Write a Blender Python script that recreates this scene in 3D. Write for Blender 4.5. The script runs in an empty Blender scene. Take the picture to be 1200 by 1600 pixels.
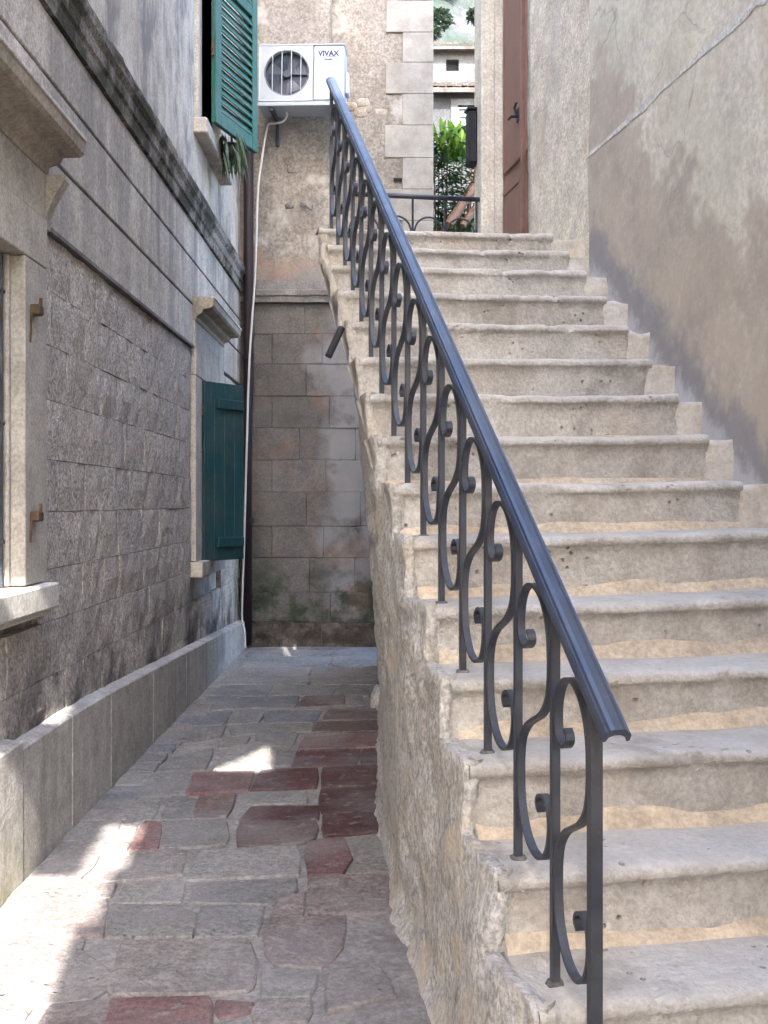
import bpy, bmesh, math, random
from mathutils import Vector, Matrix, noise
R = math.radians
rnd = random.Random(7)
sc = bpy.context.scene
col = sc.collection

# ------------------------------------------------------------------ camera
FPX, CZ, HY = 1700.0, 1.4, 785.0          # focal length in photo pixels, eye height, horizon row
cam_d = bpy.data.cameras.new("camera")
cam = bpy.data.objects.new("camera", cam_d); col.objects.link(cam)
cam.location = (0, 0, CZ); cam.rotation_euler = (R(90), 0, 0)
cam_d.sensor_fit = 'VERTICAL'; cam_d.sensor_height = 24.0
cam_d.lens = FPX / 1600 * 24.0
cam_d.shift_y = -15 / 1600
cam_d.clip_start = 0.05; cam_d.clip_end = 1000
sc.camera = cam

# ------------------------------------------------------------------ light
SUN_EL, SUN_AZ = R(40), R(8)               # high behind the viewer, a little to the right
w = bpy.data.worlds.new("World"); sc.world = w; w.use_nodes = True
nt = w.node_tree
sky = nt.nodes.new("ShaderNodeTexSky"); sky.sky_type = 'NISHITA'; sky.sun_disc = False
sky.sun_elevation = SUN_EL; sky.sun_rotation = math.pi - SUN_AZ
sky.air_density = 1.0; sky.dust_density = 2.0; sky.ozone_density = 1.0
nt.links.new(sky.outputs[0], nt.nodes["Background"].inputs[0])
nt.nodes["Background"].inputs[1].default_value = 0.15
SDIR = Vector((-math.sin(SUN_AZ) * math.cos(SUN_EL), math.cos(SUN_AZ) * math.cos(SUN_EL), -math.sin(SUN_EL)))
sd = bpy.data.lights.new("sun", 'SUN'); sd.energy = 2.0; sd.angle = R(0.4); sd.color = (1.0, 0.95, 0.88)
sun = bpy.data.objects.new("sun", sd); col.objects.link(sun)
sun.rotation_euler = SDIR.to_track_quat('-Z', 'Y').to_euler(); sun.location = (3, -20, 30)
vs = sc.view_settings
vs.view_transform = 'Standard'; vs.look = 'None'; vs.gamma = 1.0; vs.use_curve_mapping = False
vs.exposure = 3.78
sc.cycles.use_denoising = True
sc.cycles.max_bounces = 6; sc.cycles.diffuse_bounces = 4; sc.cycles.glossy_bounces = 2
sc.cycles.use_adaptive_sampling = True; sc.cycles.adaptive_threshold = 0.02

# ------------------------------------------------------------------ helpers
def at(px, py, D):
    return Vector(((px - 600) / FPX * D, D, CZ - (py - HY) / FPX * D))
def ground_at(px, py, z=0.0):
    D = (CZ - z) * FPX / (py - HY)
    return Vector(((px - 600) / FPX * D, D, z))

def root_loc(o):
    while o.parent is not None: o = o.parent
    return Vector(o.location)
def tag(o, label=None, cat=None, group=None, kind=None):
    if label: o["label"] = label
    if cat: o["category"] = cat
    if group: o["group"] = group
    if kind: o["kind"] = kind
    return o
def thing(name, loc, label, cat, group=None):
    o = bpy.data.objects.new(name, None); col.objects.link(o); o.location = loc
    o.empty_display_size = 0.1
    return tag(o, label, cat, group)
def link_mesh(name, me, mat, parent=None, smooth=False):
    if mat and not me.materials: me.materials.append(mat)
    if smooth:
        for p in me.polygons: p.use_smooth = True
    o = bpy.data.objects.new(name, me); col.objects.link(o)
    if parent is not None: o.parent = parent
    return o
def mesh_obj(name, verts, faces, mat, parent=None, smooth=False, origin=None):
    off = root_loc(parent) if parent is not None else Vector(origin or (0, 0, 0))
    me = bpy.data.meshes.new(name)
    me.from_pydata([tuple(Vector(v) - off) for v in verts], [], faces)
    me.validate(); me.update()
    o = link_mesh(name, me, mat, parent, smooth)
    if parent is None: o.location = off
    return o

class MB:
    def __init__(s): s.v = []; s.f = []
    def add(s, verts, faces):
        n = len(s.v); s.v += [Vector(v) for v in verts]; s.f += [[i + n for i in f] for f in faces]; return s
    def box(s, x0, x1, y0, y1, z0, z1):
        vs_ = [(x0,y0,z0),(x1,y0,z0),(x1,y1,z0),(x0,y1,z0),(x0,y0,z1),(x1,y0,z1),(x1,y1,z1),(x0,y1,z1)]
        return s.add(vs_, [[0,3,2,1],[4,5,6,7],[0,1,5,4],[1,2,6,5],[2,3,7,6],[3,0,4,7]])
    def cbox(s, x0, x1, y0, y1, z0, z1, c=0.004):
        """box with chamfered edges"""
        v = []; idx = {}
        X = (x0, x1); Y = (y0, y1); Z = (z0, z1)
        for i in (0,1):
            for j in (0,1):
                for k in (0,1):
                    sx, sy, sz = (c if i == 0 else -c), (c if j == 0 else -c), (c if k == 0 else -c)
                    idx[(i,j,k,0)] = len(v); v.append((X[i], Y[j]+sy, Z[k]+sz))
                    idx[(i,j,k,1)] = len(v); v.append((X[i]+sx, Y[j], Z[k]+sz))
                    idx[(i,j,k,2)] = len(v); v.append((X[i]+sx, Y[j]+sy, Z[k]))
        f = []
        q = [(0,0),(1,0),(1,1),(0,1)]
        for e in (0,1):
            a = [idx[(e,j,k,0)] for j,k in q]; f.append(a if e else a[::-1])
            a = [idx[(i,e,k,1)] for i,k in q]; f.append(a[::-1] if e else a)
            a = [idx[(i,j,e,2)] for i,j in q]; f.append(a if e else a[::-1])
        for j in (0,1):
            for k in (0,1):
                f.append([idx[(0,j,k,1)], idx[(1,j,k,1)], idx[(1,j,k,2)], idx[(0,j,k,2)]])
                f.append([idx[(j,0,k,0)], idx[(j,1,k,0)], idx[(j,1,k,2)], idx[(j,0,k,2)]])
                f.append([idx[(j,k,0,0)], idx[(j,k,1,0)], idx[(j,k,1,1)], idx[(j,k,0,1)]])
        for i in (0,1):
            for j in (0,1):
                for k in (0,1):
                    f.append([idx[(i,j,k,0)], idx[(i,j,k,1)], idx[(i,j,k,2)]])
        return s.add(v, f)
    def xform(s, M):
        s.v = [M @ v for v in s.v]; return s
    def tube(s, path, r, n=8, cap=True):
        path = [Vector(p) for p in path]; base = len(s.v)
        prev = None
        for i, p in enumerate(path):
            t = (path[min(i+1, len(path)-1)] - path[max(i-1, 0)]).normalized()
            if prev is None:
                u = t.cross(Vector((0,0,1)))
                if u.length < 1e-3: u = t.cross(Vector((1,0,0)))
            else:
                u = prev - t * prev.dot(t)
            u.normalize(); prev = u; vv = t.cross(u)
            rr = r[i] if isinstance(r, (list, tuple)) else r
            for k in range(n):
                a = 2*math.pi*k/n
                s.v.append(p + u*math.cos(a)*rr + vv*math.sin(a)*rr)
        for i in range(len(path)-1):
            for k in range(n):
                a = base+i*n+k; b = base+i*n+(k+1) % n
                s.f.append([a, b, b+n, a+n])
        if cap:
            s.f.append([base+k for k in range(n)][::-1])
            s.f.append([base+(len(path)-1)*n+k for k in range(n)])
        return s
    def sweep(s, path, prof, side, closed=True):
        """sweep 2D profile (u along `side`, v along the up-normal) along a path whose 'side' axis is fixed"""
        path = [Vector(p) for p in path]; side = Vector(side).normalized(); base = len(s.v); n = len(prof)
        for i, p in enumerate(path):
            t = (path[min(i+1, len(path)-1)] - path[max(i-1, 0)]).normalized()
            up = side.cross(t).normalized()
            for (a, b) in prof: s.v.append(p + side*a + up*b)
        m = n if closed else n-1
        for i in range(len(path)-1):
            for k in range(m):
                a = base+i*n+k; b = base+i*n+(k+1) % n
                s.f.append([a, b, b+n, a+n])
        if closed:
            s.f.append([base+k for k in range(n)][::-1]); s.f.append([base+(len(path)-1)*n+k for k in range(n)])
        return s
    def prism(s, poly, z0, z1):
        n = len(poly)
        vs_ = [(p[0], p[1], z0) for p in poly] + [(p[0], p[1], z1) for p in poly]
        return s.add(vs_, [list(range(n))[::-1], list(range(n, 2*n))] + [[i, (i+1) % n, (i+1) % n+n, i+n] for i in range(n)])
    def build(s, name, mat, parent=None, smooth=False, origin=None):
        o = mesh_obj(name, s.v, s.f, mat, parent, smooth, origin)
        bm = bmesh.new(); bm.from_mesh(o.data); bmesh.ops.recalc_face_normals(bm, faces=bm.faces); bm.to_mesh(o.data); bm.free()
        return o
def box_part(name, x0, x1, y0, y1, z0, z1, mat, parent=None, c=0.004, origin=None):
    return MB().cbox(x0, x1, y0, y1, z0, z1, c).build(name, mat, parent, origin=origin)
def fbm(p, sc_=1.0, oct_=4):
    v = 0; a = 1; q = Vector(p)*sc_
    for _ in range(oct_):
        v += a*noise.noise(q); q = q*2.03 + Vector((3.1, 1.7, 9.2)); a *= .5
    return v

# ------------------------------------------------------------------ materials
class NT:
    def __init__(s, name):
        s.m = bpy.data.materials.new(name); s.m.use_nodes = True; s.t = s.m.node_tree
        s.b = s.t.nodes["Principled BSDF"]; s.geo = s.t.nodes.new("ShaderNodeNewGeometry")
        s.obj = s.t.nodes.new("ShaderNodeObjectInfo"); s.pos = s.geo.outputs["Position"]
    def n(s, t, **kw):
        x = s.t.nodes.new(t)
        for k, v in kw.items(): setattr(x, k, v)
        return x
    def set(s, sock, v):
        if isinstance(v, bpy.types.NodeSocket): s.t.links.new(v, sock)
        elif v is not None:
            try: sock.default_value = v
            except Exception: sock.default_value = (*v, 1) if len(v) == 3 else v
    def scaled(s, v, sx, sy, sz, vec=None):
        m = s.n("ShaderNodeMapping"); m.inputs["Scale"].default_value = (sx, sy, sz)
        s.set(m.inputs["Vector"], vec or s.pos); return m.outputs[0]
    def noise(s, scale, detail=6, rough=.6, vec=None, dist=0.0):
        x = s.n("ShaderNodeTexNoise"); s.set(x.inputs["Vector"], vec or s.pos)
        x.inputs["Scale"].default_value = scale; x.inputs["Detail"].default_value = min(detail, 4)
        x.inputs["Roughness"].default_value = rough; x.inputs["Distortion"].default_value = dist
        return x.outputs["Fac"]
    def voro(s, scale, vec=None, feat='F1', out="Distance"):
        x = s.n("ShaderNodeTexVoronoi"); x.feature = feat; s.set(x.inputs["Vector"], vec or s.pos)
        x.inputs["Scale"].default_value = scale; return x.outputs[out]
    def rng(s, f, a, b, c=0.0, d=1.0, smooth=False):
        x = s.n("ShaderNodeMapRange"); x.clamp = True
        if smooth: x.interpolation_type = 'SMOOTHSTEP'
        if a > b: a, b, c, d = b, a, d, c
        s.set(x.inputs[0], f)
        for i, v in enumerate((a, b, c, d)): s.set(x.inputs[i+1], v)
        return x.outputs[0]
    def mix(s, f, a, b, mode='MIX'):
        x = s.n("ShaderNodeMix"); x.data_type = 'RGBA'; x.blend_type = mode
        s.set(x.inputs[0], f)
        for i, v in ((6, a), (7, b)):
            if isinstance(v, bpy.types.NodeSocket): s.t.links.new(v, x.inputs[i])
            else: x.inputs[i].default_value = (*v, 1)
        return x.outputs[2]
    def math(s, op, a, b=None, c=None):
        x = s.n("ShaderNodeMath"); x.operation = op
        for i, v in enumerate((a, b, c)):
            if v is not None: s.set(x.inputs[i], v)
        return x.outputs[0]
    def xyz(s, vec=None):
        x = s.n("ShaderNodeSeparateXYZ"); s.set(x.inputs[0], vec or s.pos); return x.outputs
    def dot(s, v, vec=None):
        x = s.n("ShaderNodeVectorMath"); x.operation = 'DOT_PRODUCT'; s.set(x.inputs[0], vec or s.pos)
        x.inputs[1].default_value = v; return x.outputs["Value"]
    def bump(s, h, strength=.5, dist=.01, prev=None):
        x = s.n("ShaderNodeBump"); x.inputs["Strength"].default_value = strength; x.inputs["Distance"].default_value = dist
        s.set(x.inputs["Height"], h)
        if prev is not None: s.t.links.new(prev, x.inputs["Normal"])
        return x.outputs[0]
    def finish(s, c, rough=.85, nrm=None, metal=0.0, spec=.3):
        s.set(s.b.inputs["Base Color"], c if isinstance(c, bpy.types.NodeSocket) else (*c, 1))
        s.set(s.b.inputs["Roughness"], rough); s.b.inputs["Metallic"].default_value = metal
        s.b.inputs["Specular IOR Level"].default_value = spec
        if nrm is not None: s.t.links.new(nrm, s.b.inputs["Normal"])
        return s.m

def stone_mat(name, c0, c1, c2=None, big=1.6, mid=9.0, fine=60, bump=.6, bdist=.008, rough=.88,
              objvar=0.0, objcol=False, pits=0.0, extra=None, fdark=.45, streak=0.0, streakcol=(.06, .055, .055)):
    N = NT(name)
    base = N.mix(N.rng(N.noise(big, 6, .62, dist=.4), .36, .64), c0, c1)
    if c2: base = N.mix(N.rng(N.noise(big*1.9+.7, 8, .7, dist=.8), .55, .68), base, c2)
    if objcol: base = N.mix(1.0, base, N.obj.outputs["Color"], 'MULTIPLY')
    mott = N.noise(mid, 8, .72)
    base = N.mix(N.rng(mott, .38, .66, .0, .6), base, N.mix(1.0, base, (.55, .52, .5), 'MULTIPLY'))
    fn = N.noise(fine, 6, .75)
    base = N.mix(N.rng(fn, .40, .56, fdark, .0), base, N.mix(1.0, base, (.4, .37, .36), 'MULTIPLY'))
    base = N.mix(N.rng(fn, .54, .66, .0, fdark*.5), base, N.mix(1.0, base, (1.45, 1.42, 1.38), 'MULTIPLY'))
    if objvar > 0:
        base = N.mix(N.rng(N.obj.outputs["Random"], 0, 1, 0, objvar), base, N.mix(1.0, base, (.5, .46, .44), 'MULTIPLY'))
    if streak > 0:
        sv = N.scaled(None, 7, 7, .45)
        st = N.math('MULTIPLY', N.rng(N.noise(1.0, 6, .6, sv), .5, .72), N.rng(N.noise(.8, 4, .5), .35, .6))
        base = N.mix(N.math('MULTIPLY', st, streak), base, streakcol)
    if pits > 0:
        pv = N.voro(26)
        pm = N.math('MULTIPLY', N.rng(pv, .1, .2, 1, 0), N.rng(N.noise(5, 3), .55, .62))
        base = N.mix(N.math('MULTIPLY', pm, pits), base, (.05, .045, .04))
    if extra: base = extra(N, base)
    h = N.math('ADD', N.math('MULTIPLY', mott, .8), N.math('MULTIPLY', fn, .45))
    if pits > 0: h = N.math('SUBTRACT', h, N.math('MULTIPLY', pm, .8))
    return N.finish(base, rough, N.bump(h, bump, bdist), spec=.25)

def plain(name, c, rough=.5, metal=0.0, spec=.4, var=.25, vscale=12, bump=0.0):
    N = NT(name)
    f = N.noise(vscale, 6, .65)
    base = N.mix(N.rng(f, .3, .7), tuple(x*(1-var) for x in c), tuple(min(1, x*(1+var*.5)) for x in c))
    return N.finish(base, N.rng(f, .3, .7, max(0, rough-.08), min(1, rough+.1)), N.bump(f, bump, .003) if bump else None, metal, spec)

M = {}
# left house
def rough_extra(N, b):
    z = N.xyz()[2]
    b = N.mix(N.math('MULTIPLY', N.rng(z, 1.05, .4, 0, 1, True), N.rng(N.noise(2.2, 6, .65), .42, .62)), b, (.07, .062, .06))
    v = N.voro(9, N.scaled(None, 1, 1, 1.3))
    return N.mix(N.math('MULTIPLY', N.rng(N.noise(17, 5, .7), .56, .7), .5), b, (.09, .08, .075))
M['hewn'] = stone_mat('hewn_stone', (.66, .61, .555), (.58, .545, .51), (.62, .55, .48), big=1.3, mid=11, fine=60, bump=1.0, bdist=.026, objvar=.25, fdark=.75, extra=rough_extra)
def slab_extra(N, b):
    z = N.xyz()[2]
    b = N.mix(N.math('MULTIPLY', N.rng(N.noise(.9, 6, .6, N.scaled(None, 3.5, 3.5, .5)), .42, .62), N.rng(z, 2.4, 3.4, .2, .75)), b, (.14, .13, .135))
    return b
M['slab'] = stone_mat('facade_slab_stone', (.62, .57, .51), (.54, .505, .46), big=.9, mid=5, fine=60, fdark=.6, bump=.4, streak=.6, extra=slab_extra, objvar=.2)
def upper_extra(N, b):
    b = N.mix(N.rng(N.noise(1.5, 7, .7, N.scaled(None, 1.5, 1.5, 1.0)), .48, .6, 0, .85), b, (.17, .165, .165))
    return N.mix(N.rng(N.noise(3.1, 7, .7, N.scaled(None, 2.0, 2.0, .9)), .55, .66, 0, .7), b, (.5, .48, .46))
M['left_plaster'] = stone_mat('old_grey_plaster', (.54, .50, .44), (.48, .445, .40), big=.8, mid=4, fine=50, bump=.5, streak=.35, extra=upper_extra)
M['frame_stone'] = stone_mat('window_frame_stone', (.50, .46, .40), (.44, .415, .38), big=2, mid=7, fine=70, bump=.35, bdist=.006, streak=.3)
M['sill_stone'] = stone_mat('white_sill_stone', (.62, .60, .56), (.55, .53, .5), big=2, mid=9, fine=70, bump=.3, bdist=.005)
def moss_extra(N, b):
    nz = N.xyz(N.geo.outputs["Normal"])[2]
    m = N.math('MAXIMUM', N.math('MULTIPLY', N.rng(N.noise(2.6, 6, .65), .42, .55), .92), N.math('MULTIPLY', N.rng(nz, .25, .6), N.rng(N.noise(6, 5), .3, .5)))
    moss = N.mix(N.rng(N.noise(22, 6, .7), .35, .7), (.022, .021, .019), (.05, .052, .03))
    return N.mix(m, b, moss)
M['cornice'] = stone_mat('mossy_cornice_stone', (.36, .335, .31), (.27, .255, .245), big=1.5, mid=8, fine=50, bump=1.0, bdist=.03, fdark=.7, extra=moss_extra)
def plinth_extra(N, b):
    z = N.xyz()[2]
    y = N.xyz()[1]
    alg = N.math('MULTIPLY', N.rng(z, .3, .05), N.math('MULTIPLY', N.rng(y, 4.3, 3.6), N.rng(N.noise(8, 6), .35, .6)))
    b = N.mix(N.math('MULTIPLY', alg, .8), b, (.17, .17, .05))
    return N.mix(N.rng(N.noise(40, 5, .7), .58, .68, 0, .6), b, (.1, .095, .09))
M['plinth'] = stone_mat('plinth_stone', (.52, .495, .46), (.45, .435, .41), big=1.4, mid=9, fine=80, bump=.8, bdist=.012, objvar=.3, streak=.5, extra=plinth_extra)
M['dark_room'] = plain('dark_interior', (.012, .013, .016), .9, var=.3)
# back house
def back_extra(N, b):
    x, y, z = N.xyz()
    wob = N.noise(1.6, 6, .6)
    patch = N.math('MULTIPLY', N.rng(N.math('ADD', x, N.math('MULTIPLY', wob, .9)), -.22, -.05), N.rng(N.noise(2.6, 6, .65), .36, .52))
    b = N.mix(N.math('MULTIPLY', patch, .85), b, N.mix(N.noise(5, 5), (.15, .15, .165), (.27, .262, .26)))
    moss = N.math('MULTIPLY', N.math('MULTIPLY', N.rng(z, .95, .55), N.rng(N.noise(3.2, 7, .7), .42, .58)), .95)
    b = N.mix(moss, b, N.mix(N.noise(11, 5), (.02, .022, .02), (.04, .055, .028)))
    rust = N.math('MULTIPLY', N.rng(N.noise(1.9, 5, .6), .56, .66), N.rng(z, 2.3, 2.9, .25, .7))
    return N.mix(rust, b, (.24, .14, .095))
M['ashlar'] = stone_mat('grey_ashlar', (.17, .16, .152), (.128, .122, .12), (.16, .137, .12), big=1.1, mid=5, fine=55, bump=.5, bdist=.01, objvar=.45, extra=back_extra)
M['ledge'] = stone_mat('ledge_stone', (.25, .235, .22), (.16, .15, .15), big=2.2, mid=9, fine=50, bump=.8, bdist=.015, streak=.4)
def base_extra(N, b):
    return N.mix(N.rng(N.noise(7, 7, .7), .42, .6), b, N.mix(N.noise(3), (.028, .03, .022), (.075, .05, .04)))
M['base_rock'] = stone_mat('damp_base_stone', (.15, .125, .105), (.11, .1, .09), big=3, mid=12, fine=50, bump=1.0, bdist=.03, extra=base_extra)
def bp_extra(N, b):
    x, y, z = N.xyz()
    b = N.mix(N.rng(N.noise(1.6, 7, .72), .54, .64, 0, .55), b, (.5, .475, .43))
    b = N.mix(N.rng(N.noise(2.7, 7, .72), .56, .68, 0, .8), b, (.22, .205, .195))
    rust = N.math('MULTIPLY', N.rng(N.noise(1.7, 6, .6), .5, .6), N.rng(z, 4.3, 3.6))
    b = N.mix(N.math('MULTIPLY', rust, .6), b, (.33, .2, .13))
    return N.mix(N.rng(z, 3.9, 3.5, 0, .45), b, (.17, .16, .155))
M['back_plaster'] = stone_mat('patchy_back_plaster', (.33, .295, .25), (.28, .255, .225), big=.9, mid=4, fine=40, fdark=.6, bump=.7, bdist=.012, streak=.35, extra=bp_extra)
M['quoin'] = stone_mat('pale_quoin_stone', (.40, .375, .33), (.36, .34, .31), big=1.2, mid=5, fine=60, fdark=.15, bump=.3, bdist=.006, objvar=.12)
M['rubble'] = stone_mat('rubble_stone', (.43, .385, .32), (.37, .335, .29), (.4, .29, .2), big=2, mid=7, fine=50, bump=.8, bdist=.015, objvar=.4)
# stairs
def step_extra(N, b):
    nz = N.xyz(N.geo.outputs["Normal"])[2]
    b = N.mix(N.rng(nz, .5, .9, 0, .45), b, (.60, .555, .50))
    b = N.mix(N.rng(N.noise(3.3, 7, .7), .56, .68, 0, .6), b, (.27, .235, .2))
    return N.mix(N.math('MULTIPLY', N.rng(N.noise(2.2, 5, .6), .55, .65), .3), b, (.56, .46, .35))
M['step'] = stone_mat('worn_limestone', (.68, .635, .57), (.60, .57, .525), big=1.5, mid=7, fine=62, fdark=.33, bump=1.0, bdist=.02, pits=.4, objvar=.2, extra=step_extra)
M['mortar'] = stone_mat('sandy_mortar', (.69, .56, .41), (.62, .53, .42), big=4, mid=8, fine=55, fdark=.35, bump=.5, bdist=.008)
M['cream_fill'] = stone_mat('cream_render', (.66, .59, .49), (.62, .58, .53), big=3, mid=9, fdark=.2, fine=60, bump=.5, bdist=.008)
M['whitewash'] = stone_mat('pale_whitewash', (.62, .60, .56), (.5, .48, .47), big=5, mid=12, fine=60, bump=.4, bdist=.006)
def side_extra(N, b):
    v = N.scaled(None, 1.0, 5.2, 6.6)
    e = N.voro(1.0, v, 'DISTANCE_TO_EDGE')
    c = N.n("ShaderNodeTexVoronoi"); N.set(c.inputs["Vector"], v); c.inputs["Scale"].default_value = 1.0
    st = N.math('MULTIPLY', N.rng(e, .04, .2, 0, 1, True), N.rng(N.noise(2.4, 6, .6), .42, .6))
    cc = N.mix(N.xyz(c.outputs["Color"])[0], (.60, .47, .30), (.52, .49, .44))
    b = N.mix(N.math('MULTIPLY', st, .6), b, cc)
    b = N.mix(N.math('MULTIPLY', N.rng(e, .0, .05, 1, 0), N.rng(N.noise(3, 4), .5, .62, 0, .5)), b, (.2, .185, .17))
    z = N.xyz()[2]
    return N.mix(N.rng(z, 1.2, 2.4, 0, .45), b, (.6, .53, .42))
M['side'] = stone_mat('smeared_render', (.64, .61, .565), (.56, .545, .525), (.68, .62, .53), big=2.4, mid=8, fine=52, fdark=.65, bump=1.0, bdist=.02, extra=side_extra)
def iron_mat(name, c, rough, metal):
    N = NT(name)
    f = N.noise(16, 4, .65); g_ = N.noise(140, 3, .7); h_ = N.noise(3.5, 3, .6)
    b = N.mix(N.rng(f, .3, .7), tuple(x*.75 for x in c), tuple(x*1.25 for x in c))
    b = N.mix(N.rng(h_, .48, .7, 0, .35), b, (.12, .115, .11))                       # dust
    b = N.mix(N.math('MULTIPLY', N.rng(g_, .62, .68), N.rng(h_, .5, .62, 0, .8)), b, (.13, .08, .055))   # small rust chips
    return N.finish(b, N.rng(f, .3, .7, rough-.06, rough+.14), N.bump(g_, .2, .002), metal, .5)
M['iron'] = iron_mat('dark_blue_grey_iron', (.042, .046, .06), .45, .3)
M['rail'] = iron_mat('painted_handrail', (.042, .055, .09), .36, .25)
# right house
SYAW = 0.176793
SA = Vector((-math.sin(SYAW), math.cos(SYAW), 0)); SB = Vector((math.cos(SYAW), math.sin(SYAW), 0))
SO = Vector((.31947, 2.24798, 0)); ST, SR, SW = .270067, .185, 1.3296
def rw_extra(N, b):
    olive = N.math('MULTIPLY', N.rng(N.noise(.9, 5, .62), .5, .62), .45)
    b = N.mix(olive, b, (.60, .575, .44))
    tan_ = N.math('MULTIPLY', N.rng(N.noise(1.3, 6, .7, dist=.5), .55, .64), .5)
    b = N.mix(tan_, b, (.56, .44, .33))
    wv = N.n("ShaderNodeTexNoise"); N.set(wv.inputs["Vector"], N.pos); wv.inputs["Scale"].default_value = 2.5; wv.inputs["Detail"].default_value = 3
    va = N.n("ShaderNodeVectorMath"); va.operation = 'MULTIPLY_ADD'; N.set(va.inputs[0], wv.outputs["Color"]); va.inputs[1].default_value = (.7, .7, .7); N.set(va.inputs[2], N.pos)
    ck = N.math('MULTIPLY', N.rng(N.voro(1.5, va.outputs[0], 'DISTANCE_TO_EDGE'), .0, .012, 1, 0), N.rng(N.noise(.9, 3), .5, .6))
    b = N.mix(N.math('MULTIPLY', ck, .55), b, (.25, .22, .2))
    s = N.math('ADD', N.dot(tuple(SA)), -SO.dot(SA))
    z = N.xyz()[2]
    q = N.math('SUBTRACT', z, N.math('MULTIPLY_ADD', s, SR/ST, .36))       # height above the stair line
    wob = N.math('MULTIPLY', N.math('SUBTRACT', N.noise(1.7, 7, .76), .5), 1.6)
    qq = N.math('ADD', q, wob)
    brown = N.math('MULTIPLY', N.rng(qq, 1.13, .93, 0, 1, True), N.rng(N.noise(14, 4, .7), .3, .6, .55, .95))
    b = N.mix(brown, b, N.mix(N.rng(N.noise(2.4, 6, .6), .35, .65), (.40, .335, .275), (.52, .435, .345)))
    wob2 = N.math('MULTIPLY', N.math('SUBTRACT', N.noise(3.2, 6, .75), .5), .7)
    q2 = N.math('ADD', q, wob2)
    grey = N.math('MULTIPLY', N.rng(q2, .26, .06, 0, 1, True), .85)
    b = N.mix(grey, b, N.mix(N.noise(5, 5), (.235, .228, .24), (.33, .315, .31)))
    wob3 = N.math('MULTIPLY', N.math('SUBTRACT', N.noise(9, 6, .7), .5), .35)
    wash = N.math('MULTIPLY', N.rng(N.math('ADD', q, wob3), .02, -.11, 0, 1, True), .85)
    b = N.mix(wash, b, (.55, .54, .55))
    return b
M['right_plaster'] = stone_mat('stained_pale_plaster', (.82, .75, .61), (.75, .70, .59), big=.7, mid=2.6, fine=34, fdark=.3, bump=.45, bdist=.008, streak=.18, streakcol=(.3, .28, .24), extra=rw_extra)
M['scar'] = stone_mat('white_filler', (.80, .78, .72), (.74, .72, .66), big=5, mid=9, fine=60, bump=.3)
def dh_extra(N, b):
    b = N.mix(N.rng(N.noise(2.6, 7, .68, N.scaled(None, 1.4, 1.4, .55)), .54, .66, 0, .6), b, (.48, .44, .38))
    return N.mix(N.math('MULTIPLY', N.rng(N.noise(1.7, 5, .6), .6, .68), .55), b, (.5, .3, .19))
M['door_plaster'] = stone_mat('rough_pale_plaster', (.86, .77, .61), (.80, .725, .59), big=1.5, mid=6, fine=45, bump=1.0, bdist=.018, extra=dh_extra)
M['door_frame'] = stone_mat('pale_door_stone', (.74, .69, .58), (.68, .64, .56), big=1.5, mid=6, fine=60, bump=.35, bdist=.006)
M['door'] = plain('red_brown_door_paint', (.22, .12, .09), .5, 0, .35, .3, 7, .15)
M['black'] = plain('black_metal', (.02, .021, .026), .5, .2, .4, .3, 20)
# wood / metal / paint
def paint_wood(name, c, worn_c, wear):
    N = NT(name)
    gr = N.noise(1.0, 4, .65, N.scaled(None, 60, 60, 4)); bl = N.noise(4, 4, .6); fl = N.noise(38, 4, .7)
    b = N.mix(N.rng(gr, .35, .65), tuple(x*.7 for x in c), tuple(x*1.25 for x in c))
    b = N.mix(N.rng(bl, .4, .65, 0, .45), b, tuple(x*.5+.02 for x in worn_c))
    b = N.mix(N.math('MULTIPLY', N.rng(fl, .58, .64), N.rng(bl, .42, .6, 0, wear)), b, worn_c)
    return N.finish(b, .6, N.bump(N.math('ADD', gr, fl), .35, .003), 0, .3)
M['green'] = paint_wood('green_shutter_paint', (.012, .088, .066), (.10, .16, .14), .7)
M['teal'] = paint_wood('dark_teal_shutter_paint', (.005, .036, .046), (.04, .07, .075), .6)
M['pipe'] = plain('brown_downpipe', (.022, .014, .017), .6, .2, .3, .4, 10)
M['hose'] = plain('grey_white_hose', (.5, .48, .46), .5, 0, .3, .15, 8)
M['ac_white'] = plain('ac_white', (.44, .475, .535), .4, 0, .4, .08, 4)
M['ac_grey'] = plain('ac_panel_grey', (.35, .38, .405), .45, 0, .4, .1, 6)
M['ac_dark'] = plain('ac_fan_dark', (.035, .045, .07), .45, .1, .5, .3, 15)
M['ac_logo'] = plain('ac_logo_blue', (.03, .04, .12), .5)
M['rust'] = plain('rusty_iron', (.11, .07, .045), .8, .3, .3, .5, 40, .4)

# ground
def pave_extra(N, b):
    return N.mix(N.rng(N.noise(1.5, 6, .62), .6, .7, 0, .6), b, (.4, .385, .37))
def paver_extra(N, b):
    b = N.mix(N.rng(N.noise(2.1, 5, .65), .42, .64, .05, .5), b, N.mix(N.noise(5, 4), (.2, .192, .19), (.30, .275, .268)))
    return N.mix(N.rng(N.noise(13, 5, .7), .58, .67, 0, .35), b, (.38, .36, .34))
M['paver'] = stone_mat('paving_stone', (1, 1, 1), (.78, .78, .80), (1.15, 1.1, 1.06), big=2.6, mid=9, fine=55, fdark=.65, bump=1.0, bdist=.018, rough=.8, objcol=True, pits=.35, extra=paver_extra)
M['cement'] = stone_mat('cement_joint', (.32, .295, .275), (.25, .235, .225), (.37, .345, .325), big=2.2, mid=7, fine=45, bump=.8, bdist=.014, rough=.9)
M['earth'] = stone_mat('earth', (.2, .17, .13), (.15, .13, .1), big=.5, mid=3, fine=20)

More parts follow.
